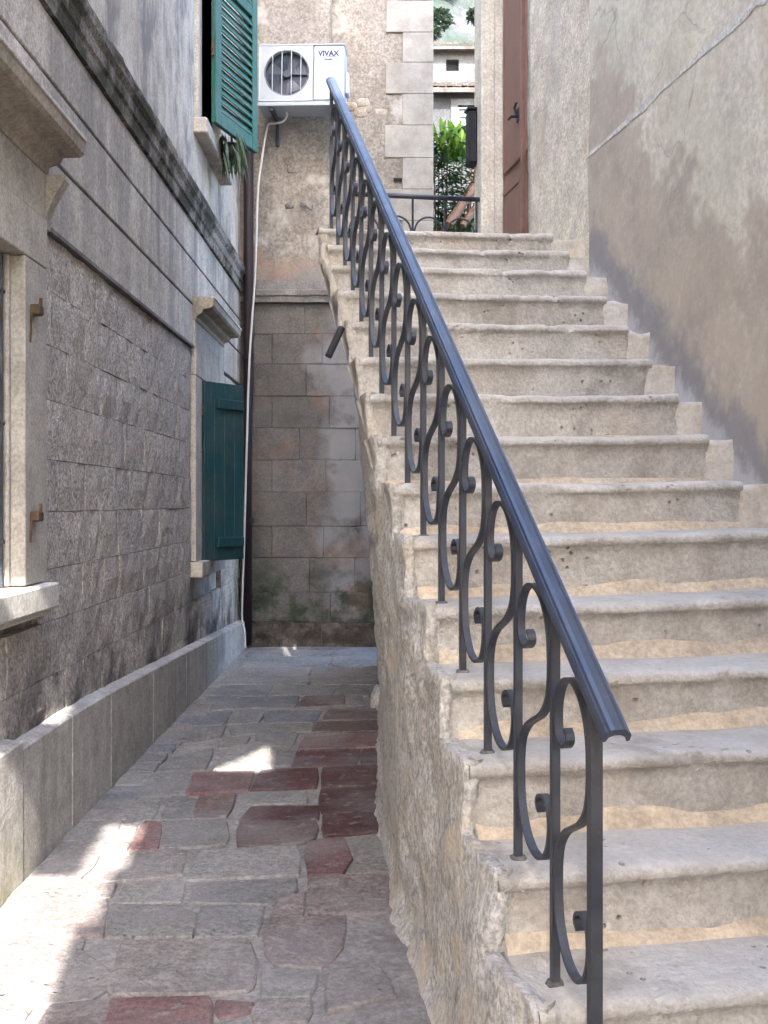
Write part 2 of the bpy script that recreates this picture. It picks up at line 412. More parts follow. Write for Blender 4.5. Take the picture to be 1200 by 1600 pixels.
# ================================================================== GROUND
G = mesh_obj('ground', [(-150,-150,-.12),(150,-150,-.12),(150,200,-.12),(-150,200,-.12)], [[0,1,2,3]], M['earth']); tag(G, kind='structure')
PAV = MB()
nx, ny = 34, 150
for j in range(ny+1):
    for i in range(nx+1):
        x = -1.42 + i*(2.0/nx); y = -3.5 + j*(14.2/ny)
        PAV.v.append(Vector((x, y, -.006 + .006*fbm((x, y, 0), 3.0))))
for j in range(ny):
    for i in range(nx):
        a = j*(nx+1)+i; PAV.f.append([a, a+1, a+nx+2, a+nx+1])
pav = PAV.build('alley_pavement', M['cement'], smooth=True); tag(pav, kind='structure')

RED, DRED, PINK, PGREY, GREY, OLIVE, PALE, BROWN, SLATE = ((.22,.118,.11),(.11,.045,.043),(.27,.222,.205),(.30,.272,.248),(.25,.242,.228),(.232,.222,.2),(.35,.335,.305),(.17,.115,.10),(.19,.198,.212))
def paver(poly, colr, lift=None):
    """one paving stone: irregular outline, eased edges, slightly uneven top"""
    P = [Vector((p[0], p[1], 0)) for p in poly]
    c = sum(P, Vector())/len(P)
    out = []
    for i, p in enumerate(P):
        q = P[(i+1) % len(P)]; L = (q-p).length; k = max(2, min(5, int(L/.1)))
        # round corner: pull corner points toward the centre
        for t in range(k):
            f = t/k; pt = p.lerp(q, f)
            pt = pt + (pt-c).normalized()*.017
            if t == 0: pt = pt.lerp(c, .03)
            nrm = Vector((-(q-p).y, (q-p).x, 0)).normalized()
            out.append(pt + nrm*.012*fbm((pt.x*7, pt.y*7, 1.3), 1.0, 2))
    z = lift if lift is not None else rnd.uniform(.003, .009)
    tx, ty = rnd.uniform(-.012, .012), rnd.uniform(-.012, .012)
    n = len(out); V = []; Fc = []
    for ring, (sh, zz) in enumerate(((0, -.02), (.002, z-.005), (.010, z))):
        for p in out:
            d = (p-c); L = max(d.length, 1e-4)
            q = c + d*(1-sh/L)
            V.append((q.x, q.y, zz + (d.x*tx + d.y*ty if ring else 0)))
    for r_ in range(2):
        for i in range(n): Fc.append([r_*n+i, r_*n+(i+1) % n, (r_+1)*n+(i+1) % n, (r_+1)*n+i])
    V.append((c.x, c.y, z + .002))
    for i in range(n): Fc.append([2*n+i, 2*n+(i+1) % n, 3*n])
    o = mesh_obj('paving_stone', V, Fc, M['paver'], pav)
    j = rnd.uniform(.88, 1.12)
    o.color = (min(1, colr[0]*j), min(1, colr[1]*j), min(1, colr[2]*j), 1)
    bm = bmesh.new(); bm.from_mesh(o.data); bmesh.ops.recalc_face_normals(bm, faces=bm.faces); bm.to_mesh(o.data); bm.free()
    return o
def z7(pts): return [ground_at(x/1.875, 1000+y/1.875) for x, y in pts]
STONES = [
 ([(150,1075),(312,1060),(300,1200),(90,1210)], PINK), ([(328,1058),(602,1046),(612,1100),(590,1190),(315,1205)], RED),
 ([(640,1060),(726,1065),(720,1088),(650,1102)], RED), ([(760,1060),(900,1055),(890,1120),(750,1125)], PGREY),
 ([(60,882),(245,882),(238,915),(300,962),(322,1000),(262,1055),(150,1068),(-30,1085),(-20,960)], PGREY),
 ([(357,892),(735,885),(746,1000),(720,1030),(338,1042),(332,1000)], PGREY), ([(775,966),(920,976),(900,1040),(775,1045)], GREY),
 ([(775,815),(1010,812),(1000,900),(940,958),(800,950),(775,880)], PINK), ([(970,980),(1110,960),(1150,1040),(960,1090)], PGREY),
 ([(130,777),(312,764),(298,866),(62,872)], PINK), ([(330,778),(520,785),(574,802),(560,868),(314,870)], OLIVE),
 ([(592,780),(775,782),(750,868),(577,870)], GREY), ([(365,718),(535,720),(525,770),(347,772)], PALE),
 ([(588,714),(865,702),(868,732),(800,778),(558,770)], GREY), ([(170,703),(335,714),(320,754),(122,768)], PGREY),
 ([(908,700),(1148,691),(1163,790),(1080,805),(905,800)], PINK), ([(832,762),(895,742),(885,812),(785,812)], PINK),
 ([(397,622),(543,617),(528,690),(302,712),(332,662)], PGREY), ([(592,621),(868,607),(872,690),(548,703)], PALE),
 ([(902,590),(1010,576),(1030,640),(1000,688),(907,690)], RED), ([(1036,586),(1125,574),(1140,680),(1012,688),(1040,642)], PGREY),
 ([(424,532),(476,536),(461,610),(384,615)], RED), ([(488,531),(664,528),(658,600),(474,610)], OLIVE),
 ([(705,536),(928,534),(918,580),(880,598),(702,605)], BROWN), ([(942,442),(1104,432),(1112,500),(942,505)], DRED),
 ([(948,512),(1112,507),(1102,562),(952,572)], DRED), ([(230,590),(400,545),(365,612),(160,660)], PGREY),
 ([(340,480),(470,468),(440,525),(270,560)], GREY),
 ([(502,462),(574,466),(560,524),(474,529)], GREY), ([(584,461),(690,456),(662,520),(568,524)], BROWN),
 ([(746,448),(894,446),(894,478),(728,484)], PALE), ([(738,490),(930,485),(930,524),(704,529)], DRED),
 ([(572,391),(744,382),(724,440),(549,452)], RED), ([(767,381),(930,373),(925,432),(737,440)], DRED),
 ([(946,376),(1128,366),(1130,426),(946,434)], DRED), ([(882,326),(1054,321),(1040,366),(858,370)], DRED),
 ([(1066,320),(1130,316),(1134,360),(1056,366)], DRED), ([(442,392),(562,386),(542,450),(402,462)], GREY),
 ([(500,345),(625,318),(600,378),(456,386)], GREY), ([(690,312),(786,301),(796,376),(626,380)], PALE),
 ([(806,336),(870,326),(850,368),(806,372)], GREY), ([(892,286),(1134,272),(1134,312),(874,318)], RED),
 ([(652,291),(732,286),(706,312),(642,317)], OLIVE), ([(752,273),(872,277),(852,316),(748,300)], OLIVE),
 ([(930,241),(1130,236),(1130,266),(922,270)], BROWN), ([(672,256),(762,242),(790,268),(682,280)], GREY),
 ([(784,251),(915,246),(910,268),(804,272)], OLIVE), ([(562,262),(662,252),(640,284),(524,300)], GREY),
 ([(782,209),(940,209),(920,240),(777,242)], SLATE), ([(692,206),(774,209),(756,244),(668,248)], GREY),
 ([(962,206),(1130,201),(1130,228),(948,232)], BROWN), ([(584,217),(682,211),(652,250),(549,255)], SLATE),
 ([(892,166),(1010,163),(1004,190),(874,195)], BROWN), ([(704,169),(876,166),(862,196),(692,200)], SLATE), ([(604,172),(692,166),(682,200),(574,205)], SLATE),
 ([(1024,166),(1060,164),(1066,190),(1018,193)], GREY),
]
for pl, c in STONES: paver(z7(pl), c)
# far rows of larger slabs, in metres
y = 7.86
while y < 10.45:
    d = rnd.uniform(.4, .62); x = -1.30 + rnd.uniform(0, .08)
    y1 = min(y+d, 10.5)
    while x < -.12:
        L = rnd.uniform(.35, .8); x1 = min(x+L, -.03)
        if x1 < -.03 and x1 > -.25: x1 = -.03
        g = .018; j = lambda: rnd.uniform(-.022, .022)
        paver([(x+g+j(), y+g+j()), (x1-g+j(), y+g+j()), (x1-g+j(), y1-g+j()), (x+g+j(), y1-g+j())], rnd.choice((SLATE, SLATE, GREY, PGREY, GREY)))
        x = x1
    y = y1
# narrow stones along the plinth, and stones nearer than the frame
y = 2.2
while y < 7.7:
    d = rnd.uniform(.16, .34)
    edge = -1.12 if y < 5 else -1.16 + .02*math.sin(y*3)
    if not (2.9 < y < 4.2): paver([(-1.325, y+.012), (edge-.02, y+.012+rnd.uniform(-.02,.02)), (edge-.03, y+d-.012), (-1.325, y+d-.012)], rnd.choice((GREY, SLATE, PGREY)))
    y += d
y = -3.3
while y < 2.3:
    d = rnd.uniform(.28, .42); x = -1.30
    while x < .1:
        L = rnd.uniform(.35, .7); x1 = min(x+L, .12); g = .016; j = lambda: rnd.uniform(-.02, .02)
        if x1-x > .12 and (y+d) < 2.62: paver([(x+g+j(), y+g+j()), (x1-g+j(), y+g+j()), (x1-g+j(), y+d-g+j()), (x+g+j(), y+d-g+j())], rnd.choice((PINK, PGREY, GREY, RED, OLIVE)))
        x = x1
    y += d
for P4 in ([(-1.3,2.95),(-.98,2.95),(-1.0,3.28),(-1.32,3.28)], [(-1.32,3.31),(-1.06,3.31),(-1.08,3.66),(-1.32,3.64)], [(-1.32,3.68),(-1.1,3.7),(-1.12,4.02),(-1.32,4.0)], [(-1.32,4.04),(-1.13,4.05),(-1.13,4.3),(-1.32,4.3)]):
    paver(P4, rnd.choice((PGREY, GREY, PALE)))

# ================================================================== LEFT HOUSE
LH = thing('old_stone_house', (-1.42, 6.0, 0), 'weathered grey stone house with green shutters lining the left of the alley', 'house')
NW = (2.85, 4.16, 1.08, 2.347)     # near window opening y0,y1,z0,z1
FW = (8.2, 9.05, .97, 2.33)
UW = (8.2, 9.15, 4.24, 6.0)
def wall_grid(y0, y1, z0, z1, holes):
    ys = sorted({y0, y1, *[h[i] for h in holes for i in (0,1)]}); zs = sorted({z0, z1, *[h[i] for h in holes for i in (2,3)]})
    for a, b in zip(ys, ys[1:]):
        for c, d in zip(zs, zs[1:]):
            m = ((a+b)/2, (c+d)/2)
            if not any(h[0] < m[0] < h[1] and h[2] < m[1] < h[3] for h in holes): yield a, b, c, d
mb = MB()
for a, b, c, d in wall_grid(-7, 11.5, 0, 8.2, [NW, FW, UW]): mb.box(-1.75, -1.445, a, b, c, d)
mb.box(-5, -1.9, -7, 11.5, 0, 8.2)
mb.build('wall', M['left_plaster'], LH)
mb = MB()
for h in (NW, FW, UW): mb.box(-1.86, -1.77, h[0]-.05, h[1]+.05, h[2]-.05, h[3]+.05)
mb.build('dark_interior', M['dark_room'], LH)

def hewn_block(y0, y1, z0, z1, xf=-1.40, amp=.010, mat='hewn'):
    ny_ = max(3, int((y1-y0)/.09)); nz_ = max(2, int((z1-z0)/.09)); g = .0015
    V = []; Fc = []
    for j in range(nz_+1):
        for i in range(ny_+1):
            yy = y0+g+(y1-y0-2*g)*i/ny_; zz = z0+g+(z1-z0-2*g)*j/nz_
            e = min(i, ny_-i, j, nz_-j)
            off = amp*fbm((yy*1.0, zz, y0), 7.0, 3) - (.005 if e == 0 else 0)
            V.append((xf+off, yy, zz))
    for j in range(nz_):
        for i in range(ny_):
            a = j*(ny_+1)+i; Fc.append([a, a+1, a+ny_+2, a+ny_+1])
    # return faces back into the wall
    ring = [i for i in range(ny_+1)] + [j*(ny_+1)+ny_ for j in range(1, nz_+1)] + [nz_*(ny_+1)+i for i in range(ny_-1, -1, -1)] + [j*(ny_+1) for j in range(nz_-1, 0, -1)]
    b = len(V)
    for i in ring: V.append((xf-.05, V[i][1], V[i][2]))
    n = len(ring)
    for i in range(n): Fc.append([ring[i], b+i, b+(i+1) % n, ring[(i+1) % n]])
    return mesh_obj('ashlar_block', V, Fc, M[mat], LH, smooth=False)
zc = [.2, .44, .67, .9, 1.12, 1.36, 1.58, 1.83, 2.06, 2.29, 2.52]
for r_, (z0, z1) in enumerate(zip(zc, zc[1:])):
    y = -3.0 + rnd.uniform(0, .3)
    while y < 10.5:
        L = rnd.uniform(.24, .56); y1 = min(10.55, y+L)
        segs = [(y, y1)]
        # keep clear of the window frames
        for (f0, f1, g0, g1) in ((2.55, 4.45, .93, 2.6), (7.9, 9.35, .84, 2.6)):
            if z1 > g0+.02 and z0 < g1:
                ns = []
                for a, b in segs:
                    if b <= f0 or a >= f1: ns.append((a, b))
                    else:
                        if a < f0-.06: ns.append((a, f0))
                        if b > f1+.06: ns.append((f1, b))
                segs = ns
        for a, b in segs: hewn_block(a, b, z0, z1)
        y = y1
# smooth band with grooves
for (z0, z1) in ((2.545, 2.838), (2.852, 3.158), (3.172, 3.43)):
    y = -3.0
    while y < 10.5:
        y1 = min(10.55, y+rnd.uniform(1.3, 2.2))
        MB().cbox(-1.5, -1.393, y+.001, y1-.001, z0, z1, .005).build('facade_slab', M['slab'], LH)
        y = y1
mb = MB(); mb.box(-1.5, -1.380, -3, 7.92, 2.523, 2.541); mb.build('drip_ledge', M['ledge'], LH)
mb = MB()
for a, b, c, d in wall_grid(-3, 10.56, 3.74, 8.1, [(UW[0]-.17, UW[1]+.17, UW[2]-.12, UW[3]+.2)]): mb.box(-1.5, -1.40, a, b, c, d)
mb.build('upper_plaster', M['left_plaster'], LH)
# cornice
prof = [(-1.43,3.43),(-1.375,3.435),(-1.37,3.50),(-1.358,3.515),(-1.355,3.57),(-1.335,3.60),(-1.33,3.645),(-1.352,3.69),(-1.385,3.745),(-1.43,3.76)]
V = []; Fc = []; n = 420
for i in range(n+1):
    yy = -3 + 13.55*i/n
    for k, (x, z) in enumerate(prof):
        a = .009 if k > 5 else .003
        o_ = fbm((yy*2.2, x*9, z*9), 4.0, 4)
        V.append((x + a*o_, yy, z + a*1.1*fbm((yy, z, 7.7), 5.0, 3)))
m = len(prof)
for i in range(n):
    for k in range(m-1): a = i*m+k; Fc.append([a, a+m, a+m+1, a+1])
Fc += [list(range(m)), [n*m+k for k in range(m)][::-1]]
mesh_obj('string_course', V, Fc, M['cornice'], LH, smooth=False)
# plinth slabs
def ptop(y): return .51 if y < 4.9 else .51 - .22*(y-4.9)/5.3
pj = [-3.0, -1.6, -.3, 1.1, 2.5, 4.02, 4.66, 5.32, 6.3, 7.35, 8.5, 9.6, 10.55]
for a, b in zip(pj, pj[1:]):
    V = []; g = .003; xs = -1.335 + (.004 if b < 4.1 else 0)
    dz = .03 if b < 4.1 else 0
    mbp = MB(); mbp.cbox(-1.5, xs, a+g, b-g, -.05, .4, .007)
    for v in mbp.v:
        if v.z > .2: v.z += ptop(v.y)+dz-.4 - (.02 if v.x > -1.36 else 0)
        v.x += .004*noise.noise(Vector((v.y*3, v.z*4, 0)))
    mbp.build('plinth_slab', M['plinth'], LH)
# window stonework
M['hood'] = stone_mat('brown_weathered_hood', (.40, .345, .28), (.31, .27, .23), big=1.5, mid=6, fine=50, bump=.4, streak=.4)
def hood(y0, y1, z0, parent, name='window_hood', mat='hood'):
    # moulded hood: profile (projection from wall, height); mitred ends
    pr = [(0, 0), (.03, .0), (.035, .03), (.075, .05), (.085, .075), (.15, .085), (.165, .10), (.17, .145), (.155, .155), (0, .175)]
    V = []; Fc = []
    for (yy, sg) in ((y0, 1), (y1, -1)):
        for (p, h) in pr: V.append((-1.40+p, yy - sg*p*.35 + sg*.06, z0+h))
    n_ = len(pr)
    for k in range(n_-1): Fc.append([k, k+1, k+1+n_, k+n_])
    Fc += [list(range(n_))[::-1], [n_+k for k in range(n_)]]
    o = MB().add(V, Fc).build(name, M[mat], parent)
    MB().cbox(-1.40+.150, -1.40+.177, y0+.005, y1-.005, z0+.147, z0+.163, .003).build('sunlit_drip_edge', M['sill_stone'], o)  # white drip strip paints the sunlit upper edge of the hood
    return o
def stone_window(op, jw, hoodz, sill, hooded=True):
    y0, y1, z0, z1 = op
    p = box_part('window_jamb', -1.55, -1.372, y1, y1+jw, z0, z1, M['frame_stone'], LH)
    box_part('window_jamb', -1.55, -1.372, y0-jw, y0, z0, z1, M['frame_stone'], LH)
    box_part('window_lintel', -1.55, -1.370, y0-jw, y1+jw, z1+.002, z1+.2, M['frame_stone'], LH)
    for yy in (y0, y1):
        s_ = -1 if yy == y1 else 1
        box_part('rebate', -1.56, -1.425, min(yy, yy+s_*.03), max(yy, yy+s_*.03), z0, z1-.001, M['frame_stone'], LH)
    box_part('window_sill', -1.55, sill[2], y0-jw-.02, y1+jw+.01, sill[0], sill[1], M['sill_stone'] if y0 < 5 else M['frame_stone'], LH, .008)
    if y0 < 5: box_part('window_sill', -1.55, sill[2]-.035, y0-jw-.02, y1+jw+.005, sill[0]-.03, sill[0]-.002, M['sill_stone'], LH, .006)
    if hooded:
        MB().box(-1.5, -1.378, y0-jw, y1+jw, z1+.205, hoodz).build('frieze', M['frame_stone'], LH)
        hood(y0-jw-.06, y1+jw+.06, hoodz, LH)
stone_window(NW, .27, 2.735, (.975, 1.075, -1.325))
stone_window(FW, .26, 2.73, (.85, .965, -1.32))
# small curved console below the near hood
cp = [(-1.45, 2.735), (-1.30, 2.735), (-1.30, 2.715)] + [(-1.305-.075*math.sin(t/8*math.pi/2), 2.71-.19*t/8) for t in range(9)] + [(-1.45, 2.5)]
MB().add([(x, 4.43, z) for x, z in cp] + [(x, 4.50, z) for x, z in cp], [list(range(len(cp))), list(range(len(cp), 2*len(cp)))[::-1]] + [[i_, (i_+1) % len(cp), (i_+1) % len(cp)+len(cp), i_+len(cp)] for i_ in range(len(cp))]).build('console', M['frame_stone'], LH)
# upper window frame
y0, y1, z0, z1 = UW
box_part('window_jamb', -1.55, -1.372, y0-.16, y0, z0, z1, M['frame_stone'], LH); box_part('window_jamb', -1.55, -1.372, y1, y1+.16, z0, z1, M['frame_stone'], LH)
box_part('window_sill', -1.55, -1.30, y0-.2, y1+.2, z0-.12, z0-.002, M['frame_stone'], LH, .01)
# near window: iron scroll grille and glass
def scroll(c, r0, r1, a0, turns, n=26, plane='yz'):
    pts = []
    for i in range(n+1):
        t = i/n; a = a0 + turns*2*math.pi*t; r_ = r0 + (r1-r0)*t
        pts.append(Vector((c[0], c[1]+r_*math.cos(a), c[2]+r_*math.sin(a))))
    return pts
gr = MB()
for yy in (2.95, 3.25, 3.55, 3.85, 4.1): gr.tube([(-1.445, yy, 1.08), (-1.445, yy, 2.34)], .009, 6)
for zz in (1.25, 1.7, 2.2): gr.tube([(-1.445, 2.86, zz), (-1.445, 4.16, zz)], .009, 6)
g_o = gr.build('window_grille', M['iron'], LH)
for yy, zz, a in ((3.98, 2.08, 0), (3.98, 1.85, 3.1), (3.7, 2.08, 3.1), (3.7, 1.85, 0), (3.98, 1.4, .5), (3.7, 1.4, 2.6), (3.98, 1.58, 3.6)):
    MB().tube(scroll((-1.44, yy, zz), .1, .03, a, 1.3), .011, 6).build('grille_scroll', M['rust'], g_o)
MB().box(-1.74, -1.735, NW[0], NW[1], NW[2], NW[3]).build('window_glass', M['dark_room'], LH)
# shutter pintles
for zz, ln in ((2.15, .13), (1.345, .10)):
    mb = MB(); mb.cbox(-1.375, -1.335, 4.215, 4.275, zz-.02, zz+.02, .006); mb.tube([(-1.345, 4.262, zz), (-1.345, 4.264, zz+.05)], .007, 6)
    mb.tube([(-1.362, 4.222, zz), (-1.366, 4.215, zz-.03), (-1.366, 4.205, zz-ln)], .004, 5)
    mb.build('shutter_pintle', M['rust'], LH)
# lower shutter (plank leaf, half open)
def leaf_matrix(p0, p1, z0):
    d = Vector((p1[0]-p0[0], p1[1]-p0[1], 0)).normalized(); nrm = Vector((d.y, -d.x, 0))
    Mx = Matrix((d, nrm, Vector((0,0,1)))).transposed().to_4x4(); Mx.translation = Vector((p0[0], p0[1], z0)); return Mx
Mx = leaf_matrix((-1.362, 8.2), (-1.108, 8.56), .956); LW = .44; LHt = 1.36
sh = MB().cbox(0, LW, -.030, -.012, .004, LHt-.004, .003).xform(Mx).build('shutter', M['teal'], LH); tag(sh, 'dark teal plank shutter standing half open')
for i in range(4):
    MB().cbox(i*LW/4+.0012, (i+1)*LW/4-.0012, -.012, .010, 0, LHt, .003).xform(Mx).build('plank', M['teal'], sh)
for zz in (.10, 1.16): MB().cbox(.13, LW-.02, .010, .034, zz, zz+.075, .005).xform(Mx).build('batten', M['teal'], sh)
for zz in (.22, 1.1): MB().tube([Mx @ Vector((-.012, 0, zz)), Mx @ Vector((-.012, 0, zz+.07))], .009, 6).build('hinge', M['rust'], sh)
# upper louvred shutter
Mx = leaf_matrix((-1.285, 8.2), (-1.055, 8.94), 4.265); LW = .772; LHt = 1.7
mb = MB()
mb.cbox(0, .10, -.02, .02, 0, LHt, .004); mb.cbox(LW-.10, LW, -.02, .02, 0, LHt, .004)
for a, b in ((0, .11), (1.08, 1.17), (1.6, 1.7)): mb.cbox(.10, LW-.10, -.019, .019, a, b, .004)
sh2 = mb.xform(Mx).build('shutter', M['green'], LH); tag(sh2, 'green louvred shutter on the upper window')
sl = []
for a, b in ((.115, 1.075), (1.175, 1.595)):
    k = int((b-a)/.066); p_ = (b-a)/k
    for i in range(k):
        s_ = MB().cbox(.098, LW-.098, -.005, .005, -.047, .047, .002)
        s_.xform(Matrix.Translation((0, 0, a+p_*(i+.5))) @ Matrix.Rotation(R(24), 4, 'X')).xform(Mx)
        s_.build('slat', M['green'], sh2)
MB().tube([Mx @ Vector((-.014, 0, .5)), Mx @ Vector((-.014, 0, .6))], .012, 6).build('hinge', M['rust'], sh2)

# downpipe in the corner
DP = thing('downpipe', (-1.26, 10.42, 0), 'dark brown downpipe running down the corner beside the back wall', 'pipe')
MB().tube([(-1.32, 10.47, .03), (-1.32, 10.47, 2.2), (-1.305, 10.47, 2.55), (-1.30, 10.47, 8.0)], .048, 14).build('pipe', M['pipe'], DP, True)
for zz in (2.78, 5.0, 1.2):
    MB().tube([(-1.31, 10.47, zz), (-1.31, 10.47, zz+.045)], .058, 14).build('clamp', M['pipe'], DP)

# ================================================================== BACK HOUSE
BY = 10.6
BH = thing('back_house', (-.4, BY, 0), 'plastered stone house with pale quoins closing the end of the alley', 'house')
mb = MB(); mb.box(-1.75, -.52, BY+.02, 15, 0, 8.4); mb.box(-.52, .47, BY+.30, 15, 0, 8.4); mb.build('wall', M['back_plaster'], BH)
def zb(py): return CZ - (py-HY)/FPX*BY
rows = [972, 925, 871, 822, 769, 719, 669, 619, 569, 522, 474]
for r_, (p0, p1) in enumerate(zip(rows, rows[1:])):
    z0, z1 = zb(p0), zb(p1); x = -1.44 + (.12 if r_ % 2 else .35)
    xs_ = [-1.44]
    while x < .1: xs_.append(x); x += rnd.uniform(.42, .6)
    xs_.append(.25)
    for a, b in zip(xs_, xs_[1:]):
        dx = rnd.uniform(-.006, .006)
        mbk = MB().cbox(a+.001, b-.001, BY-.004+dx, BY+.3, z0+.001, z1-.001, .0035); mbk.build('ashlar_block', M['ashlar'], BH)
# moulding
V = []; Fc = []; prm = [(0.05, 3.34), (-.055, 3.342), (-.06, 3.40), (-.075, 3.405), (-.08, 3.455), (-.03, 3.47), (-.015, 3.56), (.05, 3.575)]
n = 40
for i in range(n+1):
    xx = -1.40 + 1.05*i/n
    for (p, z) in prm: V.append((xx, BY+p+.006*fbm((xx, z, 2), 7, 3), z+.006*fbm((xx, z, 9), 6, 3)))
m = len(prm)
for i in range(n):
    for k in range(m-1): a = i*m+k; Fc.append([a, a+1, a+m+1, a+m])
Fc += [list(range(m)), [n*m+k for k in range(m)][::-1]]
MB().add(V, Fc).build('moulding', M['ledge'], BH)
# upper plaster, uneven sheet with a returned corner
V = []; Fc = []; nx_, nz_ = 22, 60
for j in range(nz_+1):
    for i in range(nx_+1):
        xx = -1.42 + .89*i/nx_; zz = 3.5 + 4.9*j/nz_
        if i == nx_: xx += .012*fbm((zz, 0, 3), 5, 3)
        V.append((xx, BY - .012 + .008*fbm((xx, zz, 0), 2.5, 4) + (.012 if i == nx_ else 0), zz))
for j in range(nz_):
    for i in range(nx_): a = j*(nx_+1)+i; Fc.append([a, a+1, a+nx_+2, a+nx_+1])
mesh_obj('plaster', V, Fc, M['back_plaster'], BH, smooth=True)
# rear wall sheet and quoins
BY2 = BY+.28
def zb2(py): return CZ - (py-HY)/FPX*BY2
def xb2(px): return (px-600)/FPX*BY2
q_rows = [396, 345, 296, 247, 196, 147, 98, 51, 2, -47, -96]
for i, (p0, p1) in enumerate(zip(q_rows, q_rows[1:])):
    xl = xb2(629 if i % 2 else 600)
    if i % 2 == 0: xl = xb2(629)
    else: xl = xb2(600 + (i-1)*.6)
    MB().cbox(xl, xb2(677), BY2-.012, BY2+.5, zb2(p0)+.0015, zb2(p1)-.0015, .004).build('quoin_stone', M['quoin'], BH)
V = []; Fc = []; nx_, nz_ = 26, 60
for j in range(nz_+1):
    for i in range(nx_+1):
        xx = -.56 + 1.0*i/nx_; zz = 3.0 + 4.9*j/nz_
        V.append((xx, BY2 + .006 + .012*fbm((xx, zz, 5), 3.5, 4), zz))
for j in range(nz_):
    for i in range(nx_): a = j*(nx_+1)+i; Fc.append([a, a+1, a+nx_+2, a+nx_+1])
mesh_obj('plaster', V, Fc, M['back_plaster'], BH, smooth=True)
def lump(name, c, rx, ry, rz, mat, parent, seed=0, n=9, m_=6):
    V = []; Fc = []
    for j in range(m_+1):
        ph = -math.pi/2 + math.pi*j/m_
        for i in range(n):
            th = 2*math.pi*i/n
            d = Vector((math.cos(ph)*math.cos(th), math.cos(ph)*math.sin(th), math.sin(ph)))
            d = Vector([math.copysign(abs(q)**.6, q) for q in d])
            k = 1 + .22*noise.noise(d*1.7 + Vector((seed*3.1, seed, 0)))
            V.append((c[0]+d.x*rx*k, c[1]+d.y*ry*k, c[2]+d.z*rz*k))
    for j in range(m_):
        for i in range(n): Fc.append([j*n+i, j*n+(i+1) % n, (j+1)*n+(i+1) % n, (j+1)*n+i])
    return mesh_obj(name, V, Fc, mat, parent, smooth=True)
for i in range(18):
    px = 545 + rnd.random()*70; py = 160 + rnd.random()*170
    if px > 596 and int((py-2)//49) % 2 == 1: px -= 30
    lump('rubble_stone', (xb2(px), BY2+.012, zb2(py)), rnd.uniform(.06, .12), rnd.uniform(.010, .016), rnd.uniform(.035, .06), M['rubble'], BH, i)
# slit, hooks, damaged spots, base
MB().box(xb2(615), xb2(628), BY2-.014, BY2+.01, zb2(283), zb2(279)).build('dark_slot', M['dark_room'], BH)
def xb(px): return (px-600)/FPX*BY
mb = MB(); mb.tube([(xb(476), BY-.0, zb(322)), (xb(478), BY-.05, zb(324)), (xb(488), BY-.07, zb(332)), (xb(489), BY-.07, zb(324))], .006, 6); mb.build('iron_hook', M['iron'], BH)
lump('socket_stone', (xb(453), BY-.004, zb(322)), .05, .02, .03, M['ledge'], BH, 3)
lump('socket_stone', (xb(474), BY-.004, zb(320)), .04, .02, .03, M['ledge'], BH, 4)
lump('plaster_patch', (xb(457), BY-.006, zb(263)), .06, .012, .055, M['back_plaster'], BH, 5)
a = -1.38
while a < .12:
    L = rnd.uniform(.28, .55)
    V = []; Fc = []; nx_, nz_ = 10, 5; zt_ = zb(974)+rnd.uniform(-.01, .012)
    for j_ in range(nz_+2):
        for i_ in range(nx_+1):
            xx = a + (L-.004)*i_/nx_; zz = -.02 + (zt_+.02)*min(j_, nz_)/nz_
            V.append((xx, BY-.06 + .022*fbm((xx, zz, 4), 8, 3) if j_ <= nz_ else BY+.1, zz + (.008*fbm((xx, 0, 1), 9, 2) if j_ >= nz_ else 0)))
    for j_ in range(nz_+1):
        for i_ in range(nx_): q_ = j_*(nx_+1)+i_; Fc.append([q_, q_+1, q_+nx_+2, q_+nx_+1])
    mesh_obj('base_stone', V, Fc, M['base_rock'], BH); a += L

# ------------------------------------------------------------------ air conditioner
AC = thing('air_conditioner', at(470, 160, 10.2), 'white wall-mounted air conditioner outdoor unit with round fan grille above the ledge', 'air conditioner')
AW, AH, AD = .80, .515, .28
Mx = Matrix.Translation(at(404, 158, 10.2)) @ Matrix.Rotation(R(-4.0), 4, 'Z') @ Matrix.Rotation(R(.8), 4, 'Y')
# casing with a round opening in the front: ring mesh
cx, cz, cr = .262, .262, .213
V = []; Fc = []; n = 40
for i in range(n):
    a = 2*math.pi*i/n; V.append((cx+cr*math.cos(a), 0, cz+cr*math.sin(a)))
for i in range(n):
    a = 2*math.pi*i/n; V.append((cx+cr*math.cos(a), .07, cz+cr*math.sin(a)))
for i in range(n):
    a = 2*math.pi*i/n; dx, dz = math.cos(a), math.sin(a); k = .248/max(abs(dx), abs(dz)); V.append((cx+dx*k, 0, cz+dz*k))
for i in range(n):
    j = (i+1) % n
    Fc += [[i, j, n+j, n+i], [2*n+i, 2*n+j, j, i]]
fp = MB().add(V, Fc).xform(Mx).build('fan_panel', M['ac_grey'], AC)
mb = MB(); mb.cbox(.512, AW, 0.0, AD, 0, AH, .012); mb.cbox(0, .5125, .075, AD, 0, AH, .012)
mb.box(0, .014, -.001, .08, 0, AH); mb.box(0, .512, -.001, .08, 0, .013); mb.box(0, .512, -.001, .08, AH-.006, AH)
mb.xform(Mx).build('casing', M['ac_white'], AC)
MB().cbox(-.006, AW+.006, -.006, AD, AH, AH+.012, .004).xform(Mx).build('top_cover', M['ac_white'], AC)
mb = MB()
V = [(cx, .066, cz)] + [(cx+cr*math.cos(2*math.pi*i/n), .066, cz+cr*math.sin(2*math.pi*i/n)) for i in range(n)]
mb.add(V, [[0, 1+i, 1+(i+1) % n] for i in range(n)]); mb.xform(Mx).build('fan_back', M['ac_dark'], AC)
mb = MB()
